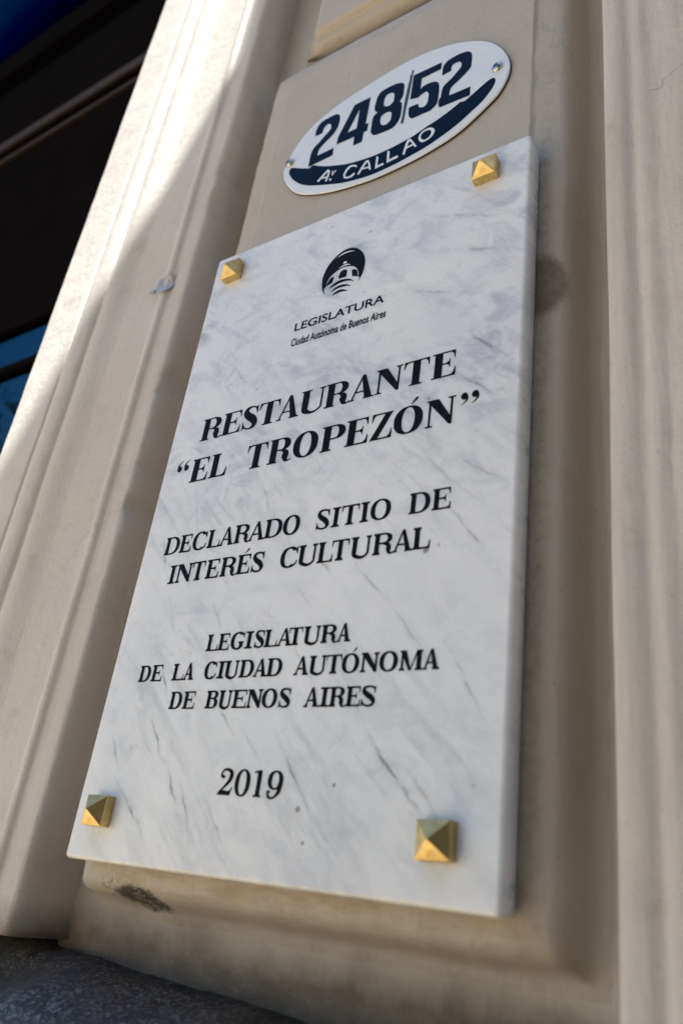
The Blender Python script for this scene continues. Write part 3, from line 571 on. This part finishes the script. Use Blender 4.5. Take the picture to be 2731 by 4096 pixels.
            s.V([(cx + .0, 1 - h * .3, h * 1.2), (cx + W * .22, .955, h * 1.15), (W - .055, .83, h * 1.0)])
            s.P([(W - .01, 1.0), (W - .01, .66), (W - h * .55 - .01, .66), (W - .10, .78), (W - .17, .87), (W - .09, .92), (W - .045, 1.0)])
            if ch == 'C': s.V([(cx + .0, h * .3, h * 1.1), (cx + W * .22, .05, h * 1.1), (W - .06, .17, h), (W, .33, h * .7)])
            else:
                s.stem(W - S - e * .6, top=1, bot=0, y0=.10, y1=.46, le=e, re=e * .6)
                s.V([(cx, h * .3, h * 1.1), (cx + W * .2, .045, h * 1.2), (W - S * .55 - e * .6, .14, h * 1.6)])
        elif ch == 'S':
            hh = h * 1.1
            s.V([(W - .06, .80, hh), (W * .80, .925, hh), (W * .50, 1.02 - hh / 2, hh * 1.05), (W * .20, .915, S * .62), (W * .155, .74, S * .92), (W * .36, .585, S * 1.06),
                 (W * .66, .44, S * 1.1), (W * .85, .26, S * .95), (W * .78, .09, S * .58), (W * .50, -.02 + hh / 2, hh * 1.05), (W * .20, .085, hh), (W * .055, .23, hh)])
            s.P([(W - .03, 1.0), (W - .03, .655), (W - .03 - h * .6, .655), (W - .10, .78), (W - .15, .88), (W - .07, 1.0)])
            s.P([(0, 0), (0, .36), (h * .6, .36), (.07, .23), (.13, .12), (.045, 0)])
        elif ch == 'U':
            r = S * .5; x2 = W - e - h * 1.3
            s.stem(e, bot=0, y0=.28); s.stem(x2, w=h * 1.3, bot=0, y0=.28, le=e * 1.1, re=e)
            s.V([(e + S * .5, .34, S), (e + S * .5, .27, S), (e + S * .62, .13, S * .82), (W * .50, .012, h * 1.7), (W * .72, .05, h * 1.35), (x2 + h * .45, .17, h * 1.3), (x2 + h * .65, .27, h * 1.3), (x2 + h * .65, .34, h * 1.3)])
        elif ch == 'N':
            hw = h * 1.3; x2 = W - e - hw
            s.stem(e, w=hw, top=0, le=e, re=e * 1.1, y1=.99); s.stem(x2, w=hw, bot=0, le=e * 1.1, re=e, y0=.05)
            s.P([(0, 1), (0, 1 - h), (e * .6, 1 - h), (x2 - .02, 0), (x2 + hw, 0), (x2 + hw, .20), (e + S * 1.12, 1)])
        elif ch == 'M':
            hw = h * 1.3; x2 = W - e * .7 - S; xm = (e + hw + x2) / 2 + S * .1
            s.stem(e, w=hw, top=0, le=e, re=e, y1=.99); s.stem(x2, top=1, le=0, re=e * .7, y0=0)
            s.P([(x2 - e * .8, 0), (x2 + .01, 0), (x2 + .01, h), (x2 - e * .8, h)])
            s.P([(0, 1), (0, 1 - h), (e * .7, 1 - h), (xm - S * .28, 0), (xm + h * .2, 0), (xm + S * .12, .12), (e + S * 1.05, 1)])
            s.P([(xm - .02, 0), (xm + h * .5, 0), (x2 + h, 1), (x2, 1)])
        elif ch == 'A':
            ax = W * .50; o_ = .015; rb = W - e * .8 - S * 1.02
            s.P([(rb - .005, .01), (rb + S * 1.04, .01), (ax + S * .30, 1 + o_), (ax - S * .12, 1 + o_), (ax - S * .22, .93)])
            s.P([(e * .85, .01), (e * .85 + h * 1.15, .01), (ax + h * .1, .90), (ax - h * .6, .99)])
            xl = e * .85 + (ax - e * .85) * .32; xr2 = rb + (ax - rb) * .30
            s.P([(xl, .29), (xr2 + .05, .29), (xr2 + .05, .29 + h), (xl + .02, .29 + h)])
            s.P([(0, 0), (e * 1.8 + h, 0), (e * 1.8 + h, h), (0, h)])
            s.P([(rb - e * .7, 0), (W, 0), (W, h), (rb + S + br * .2, h + br * .2), (rb + S * .6, h + br), (rb + .02, h + br), (rb - br * .2, h + br * .2), (rb - e * .7, h)])
        elif ch == 'Z':
            s.P([(.01, 0), (W * .34, 0), (W - .01, 1), (W * .67, 1)])
            s.P([(.01, 0), (W, 0), (W, h), (.03, h)]); s.P([(.03, 1 - h), (W - .01, 1 - h), (W - .01, 1), (.03, 1)])
            s.wedge(W, 0, -.26, .36); s.wedge(.03, 1, .24, -.32)
        elif ch == '1':
            x = W * .38; s.stem(x, top=0, le=e * 1.6, re=e * 1.3, y1=1.0)
            s.P([(x + S, 1.0), (x + S * .2, 1.0), (x - S * .75, .955), (x - S * .9, .88), (x - S * .2, .90), (x + .01, .88), (x + .01, .8)])
        elif ch == '2':
            s.V([(W * .20, .70, S * .75), (W * .12, .80, S * .42), (W * .24, .95, h * 1.3), (W * .48, 1.0 - h * .3, h * 1.5), (W * .74, .90, S * .80), (W * .81, .74, S * .98), (W * .70, .53, S * .80), (W * .45, .33, S * .50), (W * .22, .18, S * .42), (W * .05, .03, h * 1.2)])
            s.P([(W * .27 + S * .45 * math.cos(R(a)), .69 + .062 * math.sin(R(a))) for a in range(0, 360, 24)])
            s.P([(0, 0), (W * .88, 0), (W, .34), (W - h * .7, .34), (W * .86, .21), (W * .70, .165), (W * .40, .19), (W * .20, .17), (.02, h * .9)])
        elif ch == '9':
            s.arc(W * .5, .66, W * .5, .36, W * .5 - S, .36 - h * 1.1, 0, 360, n=44)
            s.V([(W - S * .5, .68, S), (W - S * .52, .52, S), (W * .78, .24, S * .85), (W * .58, .06, S * .5), (W * .36, .0, h * 1.3), (W * .16, .06, h * 1.6), (W * .10, .20, S * .5)])
            s.P([(W * .14 + S * .42 * math.cos(R(a)), .22 + .065 * math.sin(R(a))) for a in range(0, 360, 24)])
        elif ch in '“”':
            for k in (0, 1):
                x = W * (.22 + .52 * k); r = .13
                if ch == '“':
                    s.P([(x + r * .88 * math.cos(R(a)), .72 + r * math.sin(R(a))) for a in range(0, 360, 20)])
                    s.V([(x - r * .55, .73, r * .65), (x - r * .62, .86, .085), (x - r * .05, .98, .05), (x + r * .95, 1.075, .02)])
                else:
                    s.P([(x + r * .88 * math.cos(R(a)), .87 + r * math.sin(R(a))) for a in range(0, 360, 20)])
                    s.V([(x + r * .55, .88, r * .65), (x + r * .72, .76, .085), (x + r * .2, .64, .05), (x - r * .75, .56, .02)])
    def acc(s, x):
        s.P([(x - .08, 1.07), (x - .045, 1.055), (x + .16, 1.22), (x + .175, 1.28), (x + .135, 1.32), (x + .08, 1.29)])
def line(name, letters, y0, y1, cap, S, h, e, br, label):
    ink = Ink(0.0); f = Serif(ink, S, h, e, br); xa = letters[0][1]; xb = letters[-1][2]
    for ch, a, b in letters:
        yb = y0 + (y1 - y0) * (a - xa) / (xb - xa); f.at(a, b, yb, cap); f.draw(ch)
    ink.done(name, INK, pq, label)
def spell(s): return [(t[0], float(t[1:].split('-')[0]), float(t.split('-')[1])) for t in s.split()]
line('inscription', spell('R38-63 E63.7-85.3 S88-104.3 T105.7-128.3 A127.2-150.8 U151.2-176.3 R177.1-202 A201.7-225.5 N226.5-250.5 T251.9-274.5 E277-297.3'), 358.7, 361.8, 24.0, .285, .06, .085, .02, 'heavy black serif line reading RESTAURANTE')
line('inscription', spell('“17.3-33.5 E36.7-57.6 L60-79.8'), 315.2, 315.9, 24.3, .285, .06, .085, .02, 'heavy black serif word “EL')
line('inscription', spell('T101.9-124 R126.1-151 O152-177.2 P180.3-203.3 E204.2-225.2 Z227.2-246.8 Ó248-273.2 N275.8-299.8 ”303-319.6'), 316.2, 318.4, 24.3, .285, .06, .085, .02, 'heavy black serif word TROPEZÓN”')
line('inscription', spell('D27.4-44.6 E45.3-58.6 C60-75.6 L77.3-91.3 A91-106.2 R106.7-123 A122.1-138.4 D138.5-155.8 O156.5-173 S189-200.8 I202.9-210.4 T211.4-227.1 I228.4-235.8 O237.1-254.4 D269.5-286.3 E287.9-302.2'), 245.1, 248.0, 16.9, .235, .088, .075, .06, 'black serif line reading DECLARADO SITIO DE')
line('inscription', spell('I40.6-48.4 N49.4-66.6 T66.9-81.2 E83.1-96.9 R98.9-115.3 É116-129.6 S131.6-143.2 C159.6-175.8 U176.6-193.8 L194.8-208.6 T207-222.4 U224-241.2 R243-260 A259.4-275.2 L275.2-288.9'), 217.1, 219.5, 17.0, .235, .088, .075, .06, 'black serif line reading INTERÉS CULTURAL')
line('inscription', spell('L101.1-112.8 E113-124.2 G125.4-138.4 I139.6-147.2 S149-158 L158.3-170.2 A170.2-183.5 T180.2-192.6 U193.6-208 R209-222.8 A222.4-234'), 155.5, 156.4, 13.5, .255, .098, .085, .07, 'black serif line reading LEGISLATURA')
line('inscription', spell('D34-46.7 E48-59.8 L71.2-83.4 A83.2-94.2 C104.6-116.4 I117.8-124.9 U124.9-138.4 D139.6-153 A153-165.6 D165.3-179 A189.7-202.4 U202.4-216.6 T216.8-229.4 Ó229.6-243.6 N244.8-258.8 O259.2-273.3 M274.5-291.2 A291.4-303.6'), 133.2, 134.5, 13.5, .255, .098, .085, .07, 'black serif line reading DE LA CIUDAD AUTÓNOMA')
line('inscription', spell('D74.8-87.6 E89-101 B112.1-124 U124.7-137.2 E138.2-151.4 N151.9-165.6 O165.4-179 S181-190.7 A202.6-215.2 I215.3-223 R223.3-236.2 E236.4-247.8 S248.6-259.4'), 111.1, 111.7, 13.5, .255, .098, .085, .07, 'black serif line reading DE BUENOS AIRES')
line('inscription', spell('2140-153 0154.4-168 1170.2-178.9 9182.6-195.6'), 51.7, 51.7, 17.4, .21, .072, .06, .04, 'black serif figures 2019')
# sans lines under the emblem: Blender's own built-in face, stretched to the engraver's widths
def sans(txt, x0, x1, z0, z1, y0, off, label, capref='L', shear=0.0):
    cu = bpy.data.curves.new('lettering', 'FONT'); cu.body = txt; cu.offset = off; cu.resolution_u = 4; cu.fill_mode = 'FRONT'; cu.shear = shear
    ob = bpy.data.objects.new('lettering', cu); COL.objects.link(ob)
    dg = bpy.context.evaluated_depsgraph_get(); dg.update(); me = bpy.data.meshes.new_from_object(ob.evaluated_get(dg))
    cu.body = capref; dg.update(); mr = bpy.data.meshes.new_from_object(ob.evaluated_get(dg)); ch = max(v.co.y for v in mr.vertices)
    bpy.data.meshes.remove(mr); bpy.data.objects.remove(ob)
    a = min(v.co.x for v in me.vertices); b = max(v.co.x for v in me.vertices)
    bm = bmesh.new(); bm.from_mesh(me); bpy.data.meshes.remove(me)
    for v in bm.verts:
        t = (v.co.x - a) / (b - a)
        v.co = Vector(((x0 + (x1 - x0) * t) * .001, y0 - 0.00013, (z0 + (z1 - z0) * t + v.co.y / ch * CAP) * .001))
    for f in bm.faces:
        f.normal_update()
        if f.normal.y > 0: f.normal_flip()
    o = link('inscription', bm, INK, pq); o['label'] = label; return o
CAP = 9.0; sans('LEGISLATURA', 127.7, 223.4, 457.8, 458.3, 0.0, 0.018, 'black sans serif word LEGISLATURA under the emblem')
CAP = 8.6; sans('Ciudad Autónoma de Buenos Aires', 127.0, 226.9, 440.4, 441.0, 0.0, 0.026, 'small black sans serif line reading Ciudad Autónoma de Buenos Aires', 'B')
ink = Ink(0.0)
for lp in D['logo']['black']: ink.poly([catmull(lp, 5)])
em = ink.done('emblem', INK, pq, 'black oval emblem of a domed building over curved steps')
ink = Ink(0.0, 0.0003)
for lp in D['logo']['white']: ink.poly([catmull(lp, 5)])
ink.done('emblem_highlight', SCRATCH, em)
# pale scratches by the top edge and at the top right stud
def scr(pts, wid, seed): ribbon('scratch', pts, lambda x, z: -0.00018, wid, pq, SCRATCH, seed)
scr([(319, 591), (321, 587), (324, 583), (330, 580.5), (336, 579.5), (343, 577)], 1.0, 1)
scr([(318, 588.5), (322, 589), (324, 587)], 0.9, 6)
scr([(124, 581), (131, 583), (138, 586), (147, 587.5), (156, 587)], 0.55, 2)

# ------------------------------------------------------------------ oval street-number plate
pl = thing('number_plate', 'oval white enamel house number plate with navy figures 248/52 above the marble plaque', 'number plate', (0.18, 0.0215, 0.735))
YP = 0.0185
el = catmull(D['ellipse'], 5); cx = sum(p.x for p in el) / len(el); cz = sum(p.y for p in el) / len(el)
bm = bmesh.new(); loops = []
for kk, y in ((0.985, YP), (0.994, YP + 0.00015), (1.0, YP + 0.0007), (1.001, YP + 0.0014)):
    loops.append([bm.verts.new(((cx + (p.x - cx) * kk) * .001, y, (cz + (p.y - cz) * kk) * .001)) for p in el])
for a, b in zip(loops, loops[1:]):
    n = len(a)
    for i in range(n): f = bm.faces.new((a[i], a[(i + 1) % n], b[(i + 1) % n], b[i])); f.smooth = True
bm.faces.new(loops[0]); bmesh.ops.recalc_face_normals(bm, faces=bm.faces)
o = link('enamel_face', bm, ENAMEL, pl)
if sum(p.normal.y * p.area for p in o.data.polygons) > 0: o.data.flip_normals()
bm = bmesh.new(); loops = []
for kk, y in ((0.99, YP + 0.0012), (1.0035, YP + 0.0013), (1.004, YP + 0.0028), (0.98, YP + 0.0032)):
    lp = []
    for i, p in enumerate(el):
        k2 = kk + (0.0022 * fn(i, 0, 0, 0.13) + 0.0015 * fn(i, 3, 0, 0.5)) * (1 if kk > 1 else 0)
        lp.append(bm.verts.new(((cx + (p.x - cx) * k2) * .001, y, (cz + (p.y - cz) * k2) * .001)))
    loops.append(lp)
for a, b in zip(loops, loops[1:]):
    n = len(a)
    for i in range(n): bm.faces.new((a[i], a[(i + 1) % n], b[(i + 1) % n], b[i]))
bmesh.ops.recalc_face_normals(bm, faces=bm.faces)
link('rusty_rim', bm, RUST, pl)
for key in ('2', '4', '8', '5', '2b'):
    ink = Ink(YP, 0.00022); ink.poly([catmull(lp, 5) for lp in D['digits'][key]]); ink.done('figure', NAVY, pl, 'navy figure %s' % key[0])
ink = Ink(YP, 0.0003); ink.poly([[Vector(p[:2]) for p in D['digits']['slash'][0]]]); ink.done('slash_mark', BLACKP, pl, 'thin black hand painted slash')
ink = Ink(YP, 0.00012); ink.poly([catmull(D['band'], 5)]); band = ink.done('navy_band', NAVY, pl)
ink = Ink(YP, 0.00026)
for a, b in D['strokes']: ink.strip([p[:2] for p in a], [p[:2] for p in b])
ra, rb = [catmull(l, 6) for l in D['ring']]; ink.poly([ra, rb])
ink.done('street_name', ENAMEL, band, 'white hand drawn letters Av. CALLAO')
ink = Ink(YP, 0.00034); ink.poly([catmull(D['rust'], 3)]); ink.done('rust_chip', RUST, pl)
def screw(cx_, cz_, parent, rot):
    bm = bmesh.new(); prev = None; n = 24
    for r_, y in ((0.0056, 0.0), (0.0056, -0.0007), (0.0050, -0.0018), (0.0036, -0.0028), (0.0018, -0.0032), (0.0, -0.0033)):
        ring = [bm.verts.new((r_ * math.cos(2 * PI_ * k / n), y, r_ * math.sin(2 * PI_ * k / n))) for k in range(n)] if r_ else [bm.verts.new((0, y, 0))]
        if prev:
            for k in range(n):
                f = bm.faces.new((prev[k], prev[(k + 1) % n], ring[(k + 1) % n], ring[k]) if len(ring) > 1 else (prev[k], prev[(k + 1) % n], ring[0])); f.smooth = True
        prev = ring
    bmesh.ops.recalc_face_normals(bm, faces=bm.faces)
    o = link('screw', bm, STEEL, parent); o.location = (cx_, YP - 0.0002, cz_); o.rotation_euler = (R(4), R(rot), R(-6))
    bm = bmesh.new()
    for a in (0, 90):
        c_, s_ = math.cos(R(a)), math.sin(R(a))
        vs = [bm.verts.new((px * c_ - pz * s_, -0.00345 - a * 1e-6, px * s_ + pz * c_)) for px, pz in ((-.0027, -.0005), (.0027, -.0005), (.0027, .0005), (-.0027, .0005))]
        vs2 = [bm.verts.new((v.co.x, -0.0026, v.co.z)) for v in vs]
        bm.faces.new(vs[::-1])
        for i in range(4): bm.faces.new((vs[i], vs[(i + 1) % 4], vs2[(i + 1) % 4], vs2[i]))
    s2 = link('cross_recess', bm, SLOT); s2.parent = o
    return o
PI_ = math.pi
for k, (sx, sz) in enumerate(D['screws']): screw(sx * .001, sz * .001, pl, 25 + 40 * k)

# ------------------------------------------------------------------ granite plinth
bm = bmesh.new(); prof = [(0.140, 0.001), (0.110, 0.001), (0.085, -0.0005), (0.068, -0.002), (0.055, -0.004), (0.04, -0.007), (0.02, -0.012), (0.0, -0.019), (-0.018, -0.029), (-0.030, -0.043), (-0.038, -0.062), (-0.042, -0.088), (-0.045, -0.13), (-0.047, -0.2), (-0.048, -0.4), (-0.048, -0.8), (-0.048, -1.25)]
prof = dense(prof, 0.006)[::1]
rows = []
NX = 300
for i in range(NX + 1):
    x = -0.80 + 2.0 * i / NX; row = []
    for y, dz in prof:
        t = min(1, max(0, (0.01 - x) / 0.09)); drop = 0.020 * t * t * (3 - 2 * t) * min(1, max(0, (0.045 - y) / 0.02))
        z = -0.0665 - 0.045 * min(0.6, max(-0.2, x)) - drop + dz
        k = 0.0030 * fn(x, y, dz, 18, 2) + 0.0018 * fn(x, y, dz, 60, 4) + 0.0009 * fn(x, y, dz, 170, 6)
        row.append(bm.verts.new((x, y + k * min(1, -dz / 0.03), z + k * max(0.2, 1 + dz / 0.06))))
    rows.append(row)
for a, b in zip(rows, rows[1:]):
    for i in range(len(prof) - 1): f = bm.faces.new((a[i], b[i], b[i + 1], a[i + 1])); f.smooth = True
bmesh.ops.recalc_face_normals(bm, faces=bm.faces)
o = link('granite_plinth', bm, GRANITE); tag(o, 'dark speckled rough granite plinth under the plaster wall', 'plinth')
if sum(p.normal.z * p.area for p in o.data.polygons) < 0: o.data.flip_normals()

# ------------------------------------------------------------------ shop front in the opening to the left
sh = thing('shop_front', 'dark framed shop window with glass reflecting blue sky, left of the moulded wall', 'shop window', (-1.5, 0.26, -1.3))
def part(name, mat, *b, bev=0.002):
    bm = bmesh.new(); box(bm, *b, bev=bev); return link(name, bm, mat, sh)
part('pane', GLASS, -3.4, -0.30, 0.262, 0.270, -1.2, 0.868, bev=0)
part('pane', GLASS, -3.4, -0.30, 0.262, 0.270, 0.884, 0.992, bev=0)
part('pane', GLASS_DARK, -3.4, -0.30, 0.262, 0.270, 2.374, 3.6, bev=0)
part('glazing_bar', DARKM, -3.4, -0.30, 0.250, 0.275, 0.866, 0.886)
part('fascia', DARKM, -3.4, -0.30, 0.250, 0.300, 0.990, 1.690)
part('fascia', DARKM, -3.4, -0.30, 0.250, 0.300, 1.795, 2.376)
part('trim_strip', BROWN, -3.4, -0.30, 0.238, 0.290, 1.748, 1.786)
part('trim_strip', DARKM, -3.4, -0.30, 0.244, 0.290, 1.722, 1.746)
part('trim_strip', BROWN, -3.4, -0.30, 0.246, 0.290, 1.700, 1.716)
part('trim_strip', DARKM, -3.4, -0.30, 0.232, 0.249, 2.185, 2.225)
part('sill', DARKM, -3.4, -0.30, 0.20, 0.30, -1.3, -1.2)

# ------------------------------------------------------------------ unseen railed slab added overhead to cast the shadow on the plaques
caster = thing('shadow_caster', 'unseen stucco slab added above the plaques to cast their shadow', 'shadow_caster', (1.8, -0.4, 2.6))
ZB = 2.6; xe = (ZB - 0.62) / 2.9 - 0.15
bm = bmesh.new(); box(bm, xe, 7.0, -0.95, 0.30, ZB, ZB + 0.18, bev=0.012); link('slab', bm, STUCCO, caster)
for k in range(45):
    bm = bmesh.new(); x = xe + 0.08 + k * 0.145; box(bm, x, x + 0.03, -0.92, -0.89, ZB + 0.18, ZB + 1.05, bev=0.003); link('caster_post', bm, DARKM, caster)
bm = bmesh.new(); box(bm, xe + 0.05, 6.9, -0.93, -0.88, ZB + 1.05, ZB + 1.10, bev=0.01); link('caster_rail', bm, DARKM, caster)

bm = bmesh.new(); box(bm, 0.273, 0.62, -0.25, 0.02, 1.885, ZB + 0.01, bev=0.01); link('added_bracket', bm, STUCCO, caster)  # added block, gives the shadow on the left moulding its upright edge
bm = bmesh.new(); box(bm, 1.8, 1.95, -0.25, 0.02, 1.885, ZB + 0.01, bev=0.01); link('added_bracket', bm, STUCCO, caster)

# ------------------------------------------------------------------ street: pavement, road, buildings and tree opposite
def sheet(name, x0, x1, y0, y1, z, mat):
    bm = bmesh.new(); bm.faces.new([bm.verts.new(p) for p in ((x0, y0, z), (x1, y0, z), (x1, y1, z), (x0, y1, z))])
    o = link(name, bm, mat); o['kind'] = 'structure'; return o
PAVE = M('yellow_pavement_tiles', 0.75)
br_ = PAVE.n('ShaderNodeTexBrick'); br_.inputs['Scale'].default_value = 5; br_.offset = 0.0
br_.inputs['Color1'].default_value = (0.56, 0.43, 0.26, 1); br_.inputs['Color2'].default_value = (0.50, 0.38, 0.23, 1); br_.inputs['Mortar'].default_value = (0.30, 0.25, 0.17, 1)
PAVE.l(PAVE.pos, br_.inputs['Vector']); PAVE.set('Base Color', br_.outputs[0])
ROAD = mat_simple('asphalt', (0.055, 0.054, 0.052), 0.85, bump=(60, 0.004), var=0.3, vscale=4)
sheet('ground', -600, 600, -600, 600, -1.45, STUCCO)
sheet('road', -300, 300, -13.0, -5.0, -1.44, ROAD)
for nm, y0, y1 in (('pavement', -5.0, 3.0), ('pavement', -18.0, -13.0)):
    bm = bmesh.new(); box(bm, -300, 300, y0, y1, -1.60, -1.32); o = link(nm, bm, PAVE.m); o['kind'] = 'structure'
kk = thing('light_blocker', 'unseen dark green box added on the pavement to block light from the right', 'blocker', (2.3, -1.6, -1.32))  # out of view, added to keep bounced light off right-facing surfaces
GREEN = mat_simple('blocker_dark_green', (0.012, 0.022, 0.016), 0.5, bump=(40, 0.001), var=0.3, vscale=5)
bm = bmesh.new(); box(bm, 0.95, 3.6, -2.6, -0.75, -1.32, 1.15, bev=0.02); link('blocker_body', bm, GREEN, kk)
bm = bmesh.new(); box(bm, 0.88, 3.7, -2.7, -0.68, 1.15, 1.25, bev=0.02); link('blocker_top', bm, GREEN, kk)
for k in range(16):
    bm = bmesh.new(); z = -1.1 + k * 0.13; box(bm, 1.05, 3.5, -0.749, -0.735, z, z + 0.115, bev=0.004); link('blocker_slat', bm, GREEN, kk)
def building(x0, x1, h, mat, label, seed):
    b = thing('building', label, 'building', ((x0 + x1) / 2, -20, -1.3))
    bm = bmesh.new(); box(bm, x0, x1, -26, -15.0, -1.32, h); link('wall', bm, mat, b)
    bm = bmesh.new(); box(bm, x0 - .2, x1 + .2, -26, -14.4, h, h + .7, bev=.05); link('cornice', bm, mat, b)
    mw = None; z = 3.0
    while z + 2.4 < h:
        x = x0 + 1.4
        while x + 1.6 < x1:
            for nm, mt, dims in (('window_frame', DARKM, (-0.7, 0.7, -0.03, 0.06, 0, 2.0)), ('pane', GLASS, (-0.6, 0.6, 0.02, 0.075, 0.1, 1.9))):
                key = (nm, mt.name)
                if key not in MESH:
                    bm = bmesh.new(); box(bm, *dims); t = bpy.data.meshes.new(nm); bm.to_mesh(t); bm.free(); t.materials.append(mt); MESH[key] = t
                o = bpy.data.objects.new(nm, MESH[key]); COL.objects.link(o); o.parent = b
                o.location = (x + .7 - b.location.x, -15.0 - b.location.y, z - b.location.z)
            x += 3.2
        z += 3.4
MESH = {}
building(-4.0, 13.0, 17.0, STUCCO, 'grey stucco apartment building straight across the street', 1)
building(13.4, 34.0, 14.0, mat_simple('brown_render', (0.20, 0.15, 0.11), 0.8, bump=(20, .01), var=.2, vscale=2), 'brown rendered apartment building across the street, right of the grey one', 2)
tr = thing('street_tree', 'leafy street tree at the kerb to the left of the wall', 'tree', (-10.6, -4.6, -1.32))
bm = bmesh.new()
def limb(a, b, r0, r1, n=8):
    a, b = Vector(a), Vector(b); d = (b - a).normalized(); u = d.orthogonal().normalized(); v = d.cross(u); A = []; B = []
    for k in range(n):
        t = 2 * PI_ * k / n; A.append(bm.verts.new(a + (u * math.cos(t) + v * math.sin(t)) * r0)); B.append(bm.verts.new(b + (u * math.cos(t) + v * math.sin(t)) * r1))
    for k in range(n): bm.faces.new((A[k], A[(k + 1) % n], B[(k + 1) % n], B[k]))
tb = Vector((-10.6, -4.6, -1.32)); limb(tb, tb + Vector((0.1, 0, 3.6)), .19, .14)
tips = []
for k in range(9):
    a = k * 2.4; e_ = tb + Vector((1.5 * math.cos(a), 1.5 * math.sin(a), 4.0 + 0.22 * k)); limb(tb + Vector((0.1, 0, 3.2 + .04 * k)), e_, .08, .03); tips.append(e_)
link('trunk', bm, BARK, tr)
bm = bmesh.new(); rnd = random.Random(11)
for k in range(5200):
    t = rnd.choice(tips); p = t + Vector((rnd.gauss(0, .62), rnd.gauss(0, .62), rnd.gauss(0, .55))); s_ = rnd.uniform(.05, .12)
    u = Vector((rnd.gauss(0, 1), rnd.gauss(0, 1), rnd.gauss(0, 1))).normalized(); v = u.orthogonal().normalized()
    bm.faces.new([bm.verts.new(p + q) for q in (u * s_, v * s_ * .6, -u * s_, -v * s_ * .6)])
link('crown', bm, LEAF, tr)
